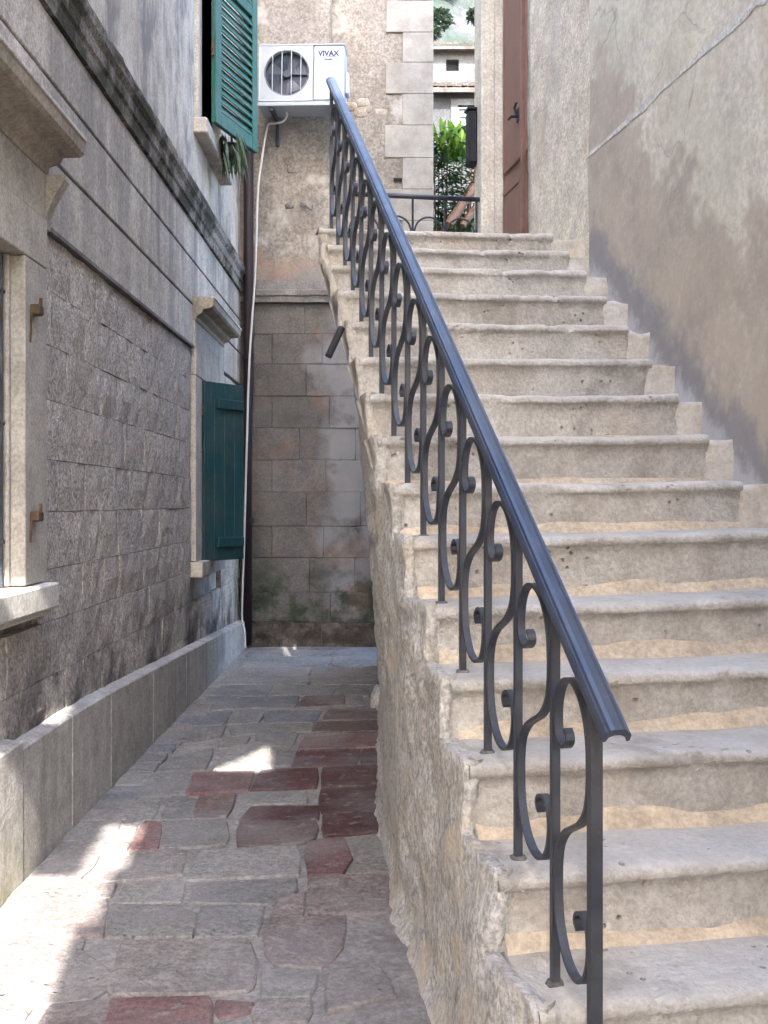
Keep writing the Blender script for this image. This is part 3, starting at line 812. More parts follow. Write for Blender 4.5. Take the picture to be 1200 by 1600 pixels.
for b_ in range(4):
    a0 = b_*math.pi/2+.4; V = []; Fc = []
    for i in range(6):
        r_ = .04 + .15*i/5
        for s_ in (-1, 1):
            a = a0 + s_*.42; V.append((cx+r_*math.cos(a), .05+s_*.012, cz+r_*math.sin(a)))
    for i in range(5): Fc.append([2*i, 2*i+1, 2*i+3, 2*i+2])
    mb.add(V, Fc)
mb.xform(Mx).build('fan_blade', M['ac_dark'], AC)
MB().tube([Mx @ Vector((cx, .02, cz)), Mx @ Vector((cx, .06, cz))], .035, 14).build('fan_hub', M['ac_white'] and M['ac_dark'], AC)
mb = MB()
for k in range(-2, 2):
    x_ = cx + (k+.5)*.089; h_ = math.sqrt(max(0, cr**2-(x_-cx)**2)); mb.tube([Mx @ Vector((x_, -.004, cz-h_)), Mx @ Vector((x_, -.004, cz+h_))], .005, 6)
for r_ in (.205,):
    mb.tube([Mx @ Vector((cx+r_*math.cos(2*math.pi*i/32), .002, cz+r_*math.sin(2*math.pi*i/32))) for i in range(33)], .0016, 4, False)
mb.build('fan_grille', M['ac_grey'], AC)
MB().cbox(-.01, AW+.01, .0, AD+.02, -.045, -.006, .004).xform(Mx).build('base_tray', M['ac_grey'], AC)
for x_ in (.1, .68):
    MB().cbox(x_, x_+.035, .02, AD+.14, -.085, -.046, .004).cbox(x_, x_+.035, AD+.09, AD+.125, -.3, -.086, .004).xform(Mx).build('bracket', M['iron'], AC)
MB().cbox(AW, AW+.035, .1, .24, .1, .3, .01).xform(Mx).build('service_valve_cover', M['ac_white'], AC)
def text_part(name, body, size, x, z, mat, shear=0.0, sx=1.0):
    cu = bpy.data.curves.new(name, 'FONT'); cu.body = body; cu.size = size; cu.align_x = 'CENTER'; cu.extrude = .0008; cu.offset = size*.045; cu.shear = shear
    tmp = bpy.data.objects.new(name, cu); col.objects.link(tmp)
    dg = bpy.context.evaluated_depsgraph_get(); me = bpy.data.meshes.new_from_object(tmp.evaluated_get(dg))
    bpy.data.objects.remove(tmp)
    Tm = Matrix.Translation(-root_loc(AC)) @ Mx @ Matrix.Translation((x, -.0025, z)) @ Matrix.Rotation(R(90), 4, 'X') @ Matrix.Diagonal((sx, 1, 1, 1))
    me.transform(Tm); me.materials.clear()
    return link_mesh(name, me, mat, AC)
text_part('brand_lettering', 'VIVAX', .068, .655, .415, M['ac_logo'], 0, 1.0)
MB().box(.565, .745, -.0015, .001, .402, .406).xform(Mx).build('logo_line', M['ac_logo'], AC)
text_part('small_lettering', 'inverter', .024, .655, .376, M['ac_logo'])
# hose
hp = [at(447, 172, 10.35), at(448, 182, 10.35), at(442, 190, 10.38), at(430, 193, 10.4), at(420, 194, 10.42), at(416, 205, 10.44), at(409, 250, 10.42), at(403, 300, 10.38), at(399, 420, 10.33), at(390, 560, 10.32), at(386, 680, 10.32), at(381, 860, 10.32), at(378, 960, 10.32), at(382, 985, 10.25), at(383, 1012, 10.2)]
def smooth_path(pts, n=6):
    out = []
    for i in range(len(pts)-1):
        p0, p1, p2, p3 = pts[max(i-1, 0)], pts[i], pts[i+1], pts[min(i+2, len(pts)-1)]
        for k in range(n):
            t = k/n
            out.append(.5*((2*p1) + (-p0+p2)*t + (2*p0-5*p1+4*p2-p3)*t*t + (-p0+3*p1-3*p2+p3)*t**3))
    return out + [pts[-1]]
ho = MB().tube(smooth_path(hp), .0105, 8).build('drain_hose', M['hose'], None, True, origin=hp[-1])
tag(ho, 'thin grey drain hose running from the air conditioner down the corner to the paving', 'hose')

# ================================================================== STAIRS
DZ = {14: -.034, 13: -.006, 12: .016, 11: .019, 10: .015, 9: .004, 8: .003, 7: -.001, 6: -.003, 5: .003, 4: -.014, 3: -.005, 2: .008, 1: 0.0, 0: 0, -1: 0, -2: 0}
DL = {14: -.01, 13: .0, 12: -.015, 11: -.016, 10: -.003, 9: 0, 8: 0, 7: -.01, 6: 0, 5: .01, 4: .018, 3: .009, 2: -.008, 1: -.01, 0: 0, -1: 0.01, -2: .02}
def tread_z(k, b=0.0): return CZ - 1.09 + SR*k + .052 + DZ.get(k, 0) + .0155*(b-.3)
def sp(s, b, z): 
    p = SO + SA*s + SB*b; return Vector((p.x, p.y, z))
STAIR = thing('stone_staircase', sp(0, .6, 0), 'flight of worn limestone steps climbing between the railing and the right wall', 'staircase')
prof = [(.34, 0), (.20, .0), (.10, -.001), (.045, 0), (.018, -.002), (.0, -.007), (-.010, -.013), (-.015, -.022), (-.014, -.033), (-.005, -.042), (.006, -.045), (.008, -.075), (.008, -.11), (.009, -.15), (.010, -.20)]
worn = {12: [(.72, .9)], 11: [], 8: [(.42, .6)], 6: [(.45, .62)], 9: [(.33, .43)], 10: [(.47, .55), (.98, 1.1)], 13: [(1.2, 1.3)], 7: [(.2, .3)], 2: [(.55, .68)], 3: [(.8, .9)]}
for k in range(-2, 15):
    s0 = ST*k; b0 = DL.get(k, 0) + .0; b1 = SW if k > 5 else SW + .05
    n = 120; V = []; Fc = []; m = len(prof)
    for i in range(n+1):
        b = b0 + (b1-b0)*i/n
        wr = 0.0
        for (w0, w1) in worn.get(k, []):
            w0 *= 1; c_ = (w0+w1)/2; hw = (w1-w0)/2
            wr = max(wr, max(0, 1-abs(b-c_)/hw)**.5 if abs(b-c_) < hw else 0)
        wr = max(wr, .55*max(0, fbm((b*2.2, k*3.3, 0), 1.0, 3)-.1))
        endr = .5 if i in (0, n) else (.85 if i in (1, n-1) else 1)
        for j, (a, z) in enumerate(prof):
            dep = 1.0
            if 4 <= j <= 9: a = a*(1-wr*.9)*endr + (.006*wr)
            if k == 14 and j == 0: a = .05
            chip = max(0, fbm((b*9, k*5.1, 2), 1.4, 3)-.35)*.035 if 3 <= j <= 9 else 0
            nz = -chip*.6 + .006*fbm((b*3, s0*5+a*4, z*9+k), 1.6, 3) if j < 9 else .0
            na = .006*fbm((b*4, z*10, k*1.7), 1.5, 3)
            sag = -.006*math.exp(-((b-.75)/.35)**2) if j < 9 else 0
            V.append(sp(s0+a+na+chip, b, tread_z(k, b)+z+nz+sag))
    for i in range(n):
        for j in range(m-1): a = i*m+j; Fc.append([a, a+1, a+m+1, a+m])
    base = len(V)
    # close the back and ends
    Fc += [[i for i in range(m)], [n*m+i for i in range(m)][::-1]]
    Fc.append([0] + [n*m] + [n*m+m-1] + [m-1])
    mesh_obj('step', V, Fc, M['step'], STAIR, smooth=True)
    # sandy mortar fillet at the foot of the riser
    if k <= 8:
        V = []; Fc = []; n2 = 40
        hgt = {8: .012, 7: .016, 6: .024, 5: .03}.get(k, .04)
        for i in range(n2+1):
            b = b0+.02 + (b1-.02-b0)*i/n2
            hh = hgt*max(.2, 1+.75*fbm((b*3, k*2.1, 1), 1.2, 4)); zt = tread_z(k-1, b)
            V += [sp(s0+.012, b, zt+hh), sp(s0-.008+.004*fbm((b*4, k, 0), 1), b, zt+hh*.45), sp(s0-.026+.008*fbm((b*3, k, 4), 1), b, zt-.012)]
        for i in range(n2):
            for j in range(2): a = i*3+j; Fc.append([a, a+1, a+4, a+3])
        mesh_obj('mortar_fillet', V, Fc, M['mortar'], STAIR, smooth=True)
    # cream render filling the gap between step end and wall
    V = []; Fc = []; n2 = 8
    wd = 1.433 - SW + (.12 if k > 12 else 0); r0_ = rnd.uniform(.0, .03); rt_ = rnd.uniform(-.03, .03)
    zb_, zt_ = tread_z(k-1)-.02, tread_z(k)+.0
    for j in range(n2+1):
        z = zb_ + (zt_-zb_)*j/n2
        for i in range(4):
            b = SW-.004 + (.02*fbm((z*6, k*1.3, 2), 1, 3) if i == 0 else 0) + (wd+.02)*i/3 - (r0_ if i < 2 else 0)*(1-j/n2)
            V.append(sp(s0 - .004 + .016*fbm((b*8, z*7, k), 1, 3) + (.014 if i == 0 else 0), b, z + (rt_*(i/3) + .03*fbm((b*9, k*2.2, 1), 1, 2)-.006 if j == n2 else 0)))
    for j in range(n2):
        for i in range(3): a = j*4+i; Fc.append([a, a+1, a+5, a+4])
    nb = len(V)
    for i in range(4): V.append(sp(s0+ST+.03, SW-.004+(wd+.02)*i/3, zt_+.012*fbm((i, k, 3), .7, 2)))
    for i in range(3): Fc.append([n2*4+i, n2*4+i+1, nb+i+1, nb+i])
    mesh_obj('end_render', V, Fc, M['cream_fill'], STAIR, smooth=True)
# landing slab behind the last step
zl = tread_z(14)-.004
lp = [sp(ST*14+.04, .0, zl), sp(ST*14+.04, SW+.3, zl), sp(7.2, SW+.3, zl), Vector((-.34, 9.3, zl))]
MB().prism(lp, zl-.2, zl).build('landing', M['step'], STAIR)
# side wall (follows the steps on top, runs down to the alley; upper part corbels out)
GX = [(1.2, .27), (2.4, .20), (2.92, .163), (3.39, .12), (3.75, .06), (4.21, .036), (4.86, .0), (6, -.005), (8, -.01), (11, -.01)]
def gx(y):
    for (a, xa), (b, xb_) in zip(GX, GX[1:]):
        if y <= b: return xa + (xb_-xa)*max(0, (y-a))/(b-a)
    return GX[-1][1]
def side_x(s, z):
    """outer face of the stair's flank: corbels out near the steps, meets the paving at gx"""
    p = sp(s, 0, 0); kk = max(-2, min(14, s/ST - .5)); k0 = int(math.floor(kk)); t = kk-k0
    bl = DL.get(k0, 0)*(1-t) + DL.get(min(k0+1, 14), 0)*t
    xt = max(p.x + (bl-.010)*SB.x, -.356)
    zl_ = min(.36 + SR/ST*s, tread_z(14)); dd = max(0.0, zl_ - .06 - z)
    f = math.exp(-dd/.95); f0 = math.exp(-max(zl_, .45)/.95); f = max(0.0, (f-f0)/(1-f0))
    x = gx(p.y)*(1-f) + xt*f
    q = Vector((0, p.y*5.2 + .25*noise.noise(Vector((p.y*3, z*3, 0))), z*6.6 + .25*noise.noise(Vector((p.y*3, z*3, 7)))))
    ds = noise.voronoi(q)[0]; stone = min(1.0, (ds[1]-ds[0])*3.2)
    cover = max(0.0, min(1.0, .55 + 1.3*fbm((p.y, z, 3), 1.3, 3)))
    x -= .018*stone*cover + .012*fbm((s*1.1, z*1.2, 0), 2.2, 3) + .004*fbm((s, z, 4), 16, 2)
    x -= .03*max(0, 1-z/.10)**2 if z < .10 else 0
    return x, p.y
V = []; Fc = []; DZR = .032
for k in range(-2, 15):
    s0 = ST*k; s1 = ST*(k+1) if k < 14 else 7.2
    nc = 9 if k < 14 else 60
    zt = tread_z(k) + .006
    zs = [-.03 + DZR*i_ for i_ in range(int((zt-.012+.03)/DZR)+1)] + [zt]
    base = len(V)
    for c_ in range(nc+1):
        ss = s0 + (s1-s0)*c_/nc
        for z in zs:
            x, y_ = side_x(ss, z); V.append((x, y_, z))
        x, y_ = side_x(ss, zt); V.append((x+.03, y_, zt-(.03 if c_ == 0 else .001))); V.append((x+.07+.02*fbm((ss, k, 0), 6, 2), y_, zt-(.05 if c_ == 0 else .022)))
    m = len(zs)+2
    for c_ in range(nc):
        for j_ in range(m-1): a = base+c_*m+j_; Fc.append([a, a+m, a+m+1, a+1])
    # front of this step's flank, above the tread below
    zf = [z for z in zs if z > tread_z(k-1)-.05]; b2 = len(V)
    for z in zf:
        x, y_ = side_x(s0, z); w0 = .045 + .02*fbm((z*5, k, 1), 1.5, 3)
        V.append((x, y_, z)); V.append((x+w0*.6, y_-.004, z)); V.append((x+w0, y_+.02, z))
    for j_ in range(len(zf)-1):
        for q_ in range(2): a = b2+j_*3+q_; Fc.append([a, a+1, a+4, a+3])
side = mesh_obj('side_wall', V, Fc, M['side'], STAIR)
bm = bmesh.new(); bm.from_mesh(side.data); bmesh.ops.remove_doubles(bm, verts=bm.verts, dist=.0004); bmesh.ops.recalc_face_normals(bm, faces=bm.faces)
bm.to_mesh(side.data); bm.free()
for p_ in side.data.polygons: p_.use_smooth = True
# drain spout poking out below the tenth step
a_, b_ = at(534, 512, 4.9), at(513, 557, 4.86)
MB().tube([a_, b_], .016, 10).build('drain_spout', M['black'], STAIR)
# ledge stone beside the stair foot in the alley
lump('foot_stone', tuple(ground_at(598, 1100) + Vector((.0, 0, .02))), .09, .22, .09, M['side'], STAIR, 11)

# ================================================================== STAIR RAILING
BB = .07
def rail_z(s): return .968 + .6752*(s+.25)
RAIL = thing('stair_railing', sp(-.13, BB, tread_z(-1)), 'dark blue-grey wrought iron stair railing with scrolls and a broad handrail', 'railing')
hp_ = [(-.027,-.014),(-.0275,.0),(-.023,.008),(-.019,.0075),(-.016,.013),(-.008,.0155),(.008,.0155),(.016,.013),(.019,.0075),(.023,.008),(.0275,.0),(.027,-.014),(.021,-.016),(.016,-.004),(.006,.001),(-.006,.001),(-.016,-.004),(-.021,-.016)]
path = [sp(s, BB, rail_z(s)) for s in [-.25+i*(3.90+.25)/12 for i in range(13)]]
MB().sweep(path, hp_, SB).build('handrail', M['rail'], RAIL, False)
# flat bar beneath the handrail
MB().sweep([sp(-.16, BB, rail_z(-.16)-.012), sp(3.9, BB, rail_z(3.9)-.012)], [(-.012,-.006),(.012,-.006),(.012,.004),(-.012,.004)], SB).build('under_bar', M['iron'], RAIL)
bs = {k: ST*k+.10 for k in range(0, 15)}; bs[-1] = -.135
def bar(name, s, z0, z1, w_, parent):
    h = w_/2
    V = [sp(s+a*h, BB+b*h, z) for z in (z0, z1) for a, b in ((-1,-1),(1,-1),(1,1),(-1,1))]
    return MB().add(V, [[0,1,2,3],[4,7,6,5],[0,4,5,1],[1,5,6,2],[2,6,7,3],[3,7,4,0]]).build(name, M['iron'], parent)
for k, s in bs.items():
    bar('baluster' if k >= 0 else 'newel_post', s, tread_z(k)-.01, rail_z(s)-.012, .018 if k >= 0 else .024, RAIL)
for k, s in bs.items():
    p_ = sp(s, BB, tread_z(k)); lump('base_collar', (p_.x, p_.y, p_.z), .021, .021, .007, M['ledge'], RAIL, k, 8, 4)
half = [(.33,.822),(.385,.806),(.39,.785),(.33,.766),(.24,.757),(.15,.765),(.085,.79),(.06,.83),(.065,.88),(.11,.93),(.2,.972),(.33,.994),(.46,.998),(.60,.985),(.74,.95),(.86,.89),(.925,.82),(.94,.74),(.93,.66),(.86,.59),(.70,.535)]
Spts = half + [(.5,.5)] + [(1-p, 1-q) for p, q in reversed(half)]
def S_scroll(k):
    s_hi, s_lo = bs[k], bs[k-1]
    pts = []; jz = rnd.uniform(-.006, .006); js = rnd.uniform(.985, 1.01)
    for p, q in Spts:
        s = s_hi + (s_lo-s_hi)*(.035+.93*p)
        sm = (s_hi+s_lo)/2
        zc_ = rail_z(sm) - .70 + jz + .615*js*q
        pts.append(sp(s, BB, zc_))
    pts = smooth_path(pts, 3)
    mb = MB(); prev = None; th, wd = .0042, .0095
    base = 0
    for i, p in enumerate(pts):
        t = (pts[min(i+1, len(pts)-1)]-pts[max(i-1, 0)]).normalized(); nrm = SB.cross(t).normalized()
        for a, b in ((-1,-1),(1,-1),(1,1),(-1,1)): mb.v.append(p + SB*a*wd + nrm*b*th)
    for i in range(len(pts)-1):
        for q in range(4): a = i*4+q; b = i*4+(q+1) % 4; mb.f.append([a, b, b+4, a+4])
    mb.f += [[0,1,2,3], [len(mb.v)-4, len(mb.v)-3, len(mb.v)-2, len(mb.v)-1]]
    mb.build('scroll', M['iron'], RAIL)
for k in range(0, 15): S_scroll(k)

# ================================================================== RIGHT HOUSE (wall beside the stairs)
def wb(s): return 1.433
S_END = 3.48
RH = thing('right_house', sp(1.5, wb(1.5)+.5, 0), 'tall pale plastered house wall with damp stains along the right of the steps', 'house')
V = []; Fc = []; ns, nz_ = 60, 60
for j in range(nz_+1):
    for i in range(ns+1):
        s = -4.0 + (S_END+4.0)*i/ns; z = -.05 + 7.65*j/nz_
        V.append(sp(s, wb(s) + .012*fbm((s, z, 0), 1.2, 4), z))
for j in range(nz_):
    for i in range(ns): a = j*(ns+1)+i; Fc.append([a, a+1, a+ns+2, a+ns+1])
mesh_obj('plaster_wall', V, Fc, M['right_plaster'], RH, smooth=True)
MB().add([sp(s_, wb(s_)+o_, z_) for z_ in (0, 7.6) for s_, o_ in ((-4, .03), (S_END, .03), (S_END, 5), (-4, 5))],
         [[0,3,2,1],[4,5,6,7],[0,1,5,4],[1,2,6,5],[2,3,7,6],[3,0,4,7]]).build('wall_core', M['right_plaster'], RH)
# white filler line on the wall
def wall_hit(px, py, rb):
    # ray from camera onto the plane b = rb
    d = Vector(((px-600)/FPX, 1, -(py-HY)/FPX)); o = Vector((0, 0, CZ))
    c0 = wb(0); nn = SB
    t = (c0 - (o-SO).dot(nn)) / d.dot(nn); p = o + d*t
    return (p-SO).dot(SA), p.z
line = [(924-3+26*i_, 243-23.6*i_) for i_ in range(12)]
V = []; Fc = []
pts0 = [wall_hit(x, y, 0) for x, y in line]; w0_ = [.008,.012,.012,.022,.020,.009,.012,.016,.018,.020,.020,.018]
pts = []; w_ = []
for i in range(len(pts0)-1):
    for q in range(6):
        t = q/6; pts.append((pts0[i][0]*(1-t)+pts0[i+1][0]*t, pts0[i][1]*(1-t)+pts0[i+1][1]*t)); w_.append(w0_[i]*(1-t)+w0_[i+1]*t)
for i, (s, z) in enumerate(pts):
    ww_ = w_[i]*(1.1+.7*fbm((s*6, z*6, 0), 2, 3)); zo = .006*fbm((s*5, 0, 2), 2, 2)
    for dz_ in (-ww_, 0, ww_*.8): V.append(sp(s, wb(s) + .012*fbm((s, z+dz_, 0), 1.2, 4) - .003, z+zo+dz_))
for i in range(len(pts)-1):
    for j in range(2): a = i*3+j; Fc.append([a, a+1, a+4, a+3])
mesh_obj('filler_line', V, Fc, M['scar'], RH, smooth=True)

# ================================================================== DOOR HOUSE (right of the landing)
DB = 1.531
DH = thing('landing_house', sp(5, DB+.6, zl), 'pale rough plastered house with a tall brown door beside the landing', 'house')
s_d0, s_d1, s_e = 4.88, 6.03, 6.28
V = []; Fc = []; ns, nz_ = 20, 46
for j in range(nz_+1):
    for i in range(ns+1):
        t = i/ns; s = S_END-.3 + (s_d0-S_END+.3)*t; z = 2.4 + 5.6*j/nz_
        edge = 0
        near = max(0, 1-(z-2.9)/.25)
        V.append(sp(s, DB + edge + .010*fbm((s*2, z*2, 2), 1.6, 4) - .03*near*t, z))
for j in range(nz_):
    for i in range(ns): a = j*(ns+1)+i; Fc.append([a, a+1, a+ns+2, a+ns+1])
# near reveal
rb0 = len(V)
for j in range(nz_+1): V.append(sp(s_d0+.012*fbm((j*.4, 0, 0), 1.1, 3), DB+.22, 2.4+5.6*j/nz_))
for j in range(nz_): Fc.append([j*(ns+1)+ns, rb0+j, rb0+j+1, (j+1)*(ns+1)+ns])
mesh_obj('plaster_wall', V, Fc, M['door_plaster'], DH, smooth=True)
def sbox(s0, s1, b0, b1, z0, z1, c=.006):
    mb = MB().cbox(b0, b1, s0, s1, z0, z1, c)
    Mx_ = Matrix((SB, SA, Vector((0,0,1)))).transposed().to_4x4(); Mx_.translation = SO
    return mb.xform(Mx_)
sbox(S_END, s_d0-.002, DB+.06, DB+4, 0, 8.0).build('wall_core', M['door_plaster'], DH)
sbox(s_d1, s_e, DB+.0, DB+4, 0, 8.0).build('wall_core', M['door_plaster'], DH)
sbox(s_d1-.012, s_d1+.12, DB-.012, DB+.17, zl, 7.6, .01).build('door_jamb', M['door_frame'], DH)
sbox(s_d1-.022, s_d1-.010, DB+.035, DB+.09, zl, 7.6, .003).build('jamb_moulding', M['door_frame'], DH)
door = sbox(s_d0-.1, s_d1, DB+.165, DB+.20, zl+.01, 6.6, .004).build('door', M['door'], DH)
dw0, dw1 = s_d0+.02, s_d1-.02
def dpanel(a, b, z0, z1):
    sbox(a, b, DB+.150, DB+.166, z0, z1, .006).build('door_panel', M['door'], door)
    for (q0, q1, w0, w1) in ((a-.03, a, z0-.03, z1+.03), (b, b+.03, z0-.03, z1+.03), (a, b, z0-.03, z0), (a, b, z1, z1+.03)):
        sbox(q0, q1, DB+.142, DB+.166, w0, w1, .005).build('door_moulding', M['door'], door)
mid_ = (dw0+dw1)/2
for (a, b) in ((dw0+.09, mid_-.1), (mid_+.1, dw1-.07)):
    dpanel(a, b, zl+.10, zl+.85); dpanel(a, b, zl+1.05, zl+2.5)
sbox(mid_-.02, mid_+.02, DB+.128, DB+.166, zl+.02, 6.5, .006).build('meeting_strip', M['door'], door)
# door handle
hs, hz = mid_+.11, CZ + (HY-160)/FPX*7.85
MB().tube([sp(hs, DB+.15, hz-.04), sp(hs, DB+.09, hz-.045), sp(hs+.05, DB+.085, hz-.05)], .010, 8).tube([sp(hs+.01, DB+.135, hz-.045), sp(hs+.02, DB+.12, hz+.03), sp(hs-.03, DB+.12, hz+.045)], .009, 8).build('door_handle', M['black'], door)
sbox(hs-.03, hs+.03, DB+.138, DB+.150, hz-.08, hz+.02, .003).build('handle_plate', M['black'], door)
# threshold stone
lump('threshold_stone', tuple(sp(s_d0+.02, DB+.05, zl+.03)), .12, .12, .05, M['door_frame'], DH, 21)
# black box on the far end of that house
BX = thing('wall_box', sp(s_e-.1, DB-.03, 3.9), 'narrow black metal box hung on the wall past the brown door', 'box')
sbox(s_d1+.14, s_e-.005, DB-.075, DB-.004, 4.08, 4.50, .012).build('casing', M['black'], BX)
sbox(s_d1+.16, s_e-.02, DB-.084, DB-.004, 4.06, 4.135, .012).build('lower_tray', M['black'], BX)
sbox(s_d1+.13, s_e, DB-.085, DB-.004, 4.50, 4.52, .004).build('lid', M['black'], BX)

# ------------------------------------------------------------------ landing railing
LR = thing('landing_railing', at(650, 400, 8.8), 'low black iron railing with arches across the back of the landing', 'railing')
A0, A1 = Vector((-.241, 8.34, 0)), Vector((.748, 8.50, 0))
AXD = (A1-A0).normalized(); LZ = zl; TOPZ = CZ + (HY-308)/FPX*8.43
MB().tube([Vector((A0.x, A0.y, TOPZ)), Vector((A1.x, A1.y, TOPZ))], .019, 10).build('top_rail', M['iron'], LR, True)
MB().tube([Vector((A0.x, A0.y, LZ+.1)), Vector((A1.x, A1.y, LZ+.1))], .010, 6).build('bottom_rail', M['iron'], LR)
pp = [(-.02+.2638*i-.0) for i in range(-1, 5)]
L_ = (A1-A0).length; sp_ = .253; x0_ = (.228+.241)  # one post stands at x=.2335
posts = [p_ for p_ in [x0_ + i*sp_ for i in range(-3, 4)] if -.01 < p_ < L_+.02]
for p_ in posts:
    q = A0 + AXD*p_
    MB().tube([Vector((q.x, q.y, LZ-.01)), Vector((q.x, q.y, TOPZ))], .010, 6).build('baluster', M['iron'], LR)
for p_ in [x0_ + i*sp_ for i in range(-2, 3)]:
    pts = []
    for i in range(15):
        a = math.pi*i/14; q = A0 + AXD*(p_+sp_/2 - math.cos(a)*(sp_/2-.014))
        pts.append(Vector((q.x, q.y, TOPZ-.275+.12*math.sin(a))))
    e0, e1 = pts[0], pts[-1]
    pts = [Vector((e0.x, e0.y, LZ+.1))] + pts + [Vector((e1.x, e1.y, LZ+.1))]
    if p_+sp_ < L_+.02: MB().tube(pts, .008, 6).build('arch', M['iron'], LR)
    q = A0 + AXD*p_
    lump('collar', (q.x, q.y, TOPZ-.30), .02, .02, .03, M['iron'], LR, 2, 6, 4)

# ================================================================== FOLIAGE AND THE HILLSIDE BEYOND
def leaf_mat(name, c0, c1, tr=.35):
    N = NT(name)
    c = N.mix(N.noise(6, 4), c0, c1)
    N.finish(c, .42, None, 0, .4)
    t = N.n("ShaderNodeBsdfTranslucent"); N.set(t.inputs[0], N.mix(1.0, c, (1.4, 1.6, .7), 'MULTIPLY'))
    mx = N.n("ShaderNodeMixShader"); mx.inputs[0].default_value = tr
    out = N.t.nodes["Material Output"]
    N.t.links.new(N.b.outputs[0], mx.inputs[1]); N.t.links.new(t.outputs[0], mx.inputs[2]); N.t.links.new(mx.outputs[0], out.inputs[0])
    return N.m
M['leaf'] = leaf_mat('dark_leaf', (.022, .055, .025), (.045, .09, .035), .2)
M['leaf_lime'] = leaf_mat('lime_leaf', (.12, .22, .035), (.17, .26, .05), .45)
M['leaf_far'] = leaf_mat('hillside_leaf', (.03, .05, .042), (.045, .068, .05), .1)
M['leaf_blue'] = leaf_mat('weed_leaf', (.03, .06, .03), (.05, .07, .03), .2)
def leaf(mb, p, d, L, W, droop=.3):
    d = d.normalized(); side = d.cross(Vector((0,0,1)))
    if side.length < .05: side = Vector((1,0,0))
    side.normalize(); side = (side + Vector((rnd.uniform(-.4,.4), rnd.uniform(-.4,.4), rnd.uniform(-.4,.4)))).normalized()
    V = []; n = 4
    for i in range(n+1):
        t = i/n; c = p + d*L*t + Vector((0,0,-droop*L*t*t)); w_ = W*math.sin(math.pi*min(1, .08+t*.92))**.8*.5
        V += [c - side*w_ + Vector((0,0,w_*.35)), c, c + side*w_ + Vector((0,0,w_*.35))]
    Fc = []
    for i in range(n):
        for j in range(2): a = i*3+j; Fc.append([a, a+1, a+4, a+3])
    mb.add(V, Fc)
# garden bank behind the railing
GB = thing('garden_bank', (.9, 12.2, 2.6), 'tan earth bank and low wall behind the landing railing', 'garden wall')
lump('bank_wall', (1.05, 12.6, 3.3), 1.1, .55, 1.25, M['earth'], GB, 31, 16, 10)
M['wood'] = plain('weathered_brown_board', (.2, .11, .075), .7, 0, .3, .35, 14, .3)
p0, p1 = at(700, 352, 11.6), at(741, 292, 11.9)
MB().tube([p0, p1], .05, 6).tube([p0+Vector((.16, .1, .02)), p1+Vector((.2, .1, .06))], .035, 6).build('leaning_board', M['wood'], GB)
SHB = thing('leafy_shrub', (.75, 12.4, 3.6), 'dark green leafy shrub with lime leaves on top between the two houses', 'shrub')
mb = MB(); ml = MB(); ms = MB()
for i in range(18):
    x = rnd.uniform(.35, 1.15); yb = rnd.uniform(12.0, 12.7); h = rnd.uniform(.9, 1.7)
    base_ = Vector((x*.6+.3, yb, 3.7)); top = Vector((x, yb+rnd.uniform(-.2,.2), 3.9+h)); ms.tube([base_, (base_+top)/2+Vector((rnd.uniform(-.05,.05),0,0)), top], [.014, .011, .006], 5)
for i in range(1500):
    c = Vector((rnd.gauss(.72, .26), rnd.gauss(12.2, .25), 0)); c.z = 3.75 + 1.75*rnd.random()**.8
    a = rnd.uniform(0, 2*math.pi); leaf(mb, c, Vector((math.cos(a), math.sin(a)-.4, rnd.uniform(-.3, .7))), rnd.uniform(.1, .2), rnd.uniform(.025, .045), .5)
for i in range(80):
    px = rnd.choice((rnd.uniform(682, 704), rnd.uniform(700, 735), rnd.uniform(708, 722))); py = rnd.uniform(222, 262)
    c = at(px, py, rnd.uniform(11.9, 12.3)); a = rnd.uniform(-.6, .6)
    leaf(ml, c, Vector((math.sin(a), rnd.uniform(-.3, .1), 1.2)), rnd.uniform(.18, .34), rnd.uniform(.06, .10), .12)
mb.build('crown', M['leaf'], SHB); ml.build('young_leaves', M['leaf_lime'], SHB); ms.build('stem', M['wood'], SHB)
# weeds hanging below the upper shutter
WD = thing('hanging_weeds', at(365, 232, 8.75), 'dark weeds drooping under the green louvred shutter', 'plant')
mb = MB(); mb2 = MB()
for i in range(70):
    c = at(rnd.uniform(345, 388), rnd.uniform(205, 245), rnd.uniform(8.35, 8.9)); c.x = min(c.x, -1.13)
    leaf(mb, c, Vector((rnd.uniform(-.3, .5), rnd.uniform(-.5, .5), -.8)), rnd.uniform(.08, .2), rnd.uniform(.012, .03), .6)
mb.build('leaves', M['leaf_blue'], WD)
lump('pot', (-1.22, 8.72, 4.20), .07, .12, .07, M['black'], WD, 8)

# hillside terrain
def hill_mat():
    def ex(N, b):
        b = N.mix(N.rng(N.noise(.12, 7, .65), .44, .58), b, N.mix(N.noise(1.2, 6), (.012, .026, .018), (.022, .038, .022)))
        return b
    return stone_mat('rocky_hillside', (.075, .077, .085), (.045, .047, .054), big=.12, mid=.7, fine=3, bump=1, bdist=.3, extra=ex)
M['hill'] = hill_mat()
V = []; Fc = []; nx_, ny_ = 70, 60
def hz_(x, y):
    z = 1.5 if y < 16 else 1.5 + (y-16)*.42
    if y > 40: z = 1.5+24*.42 + (y-40)*1.15
    return z
for j in range(ny_+1):
    for i in range(nx_+1):
        x = -35+70*i/nx_; y = 16 + 75*j/ny_
        V.append((x, y + 1.5*fbm((x, y, 3), .15, 4), hz_(x, y) + (1.6 if y > 42 else .25)*fbm((x, y, 0), .25, 4) + (-1.8 if j == 0 else 0)))
for j in range(ny_):
    for i in range(nx_): a = j*(nx_+1)+i; Fc.append([a, a+1, a+nx_+2, a+nx_+1])
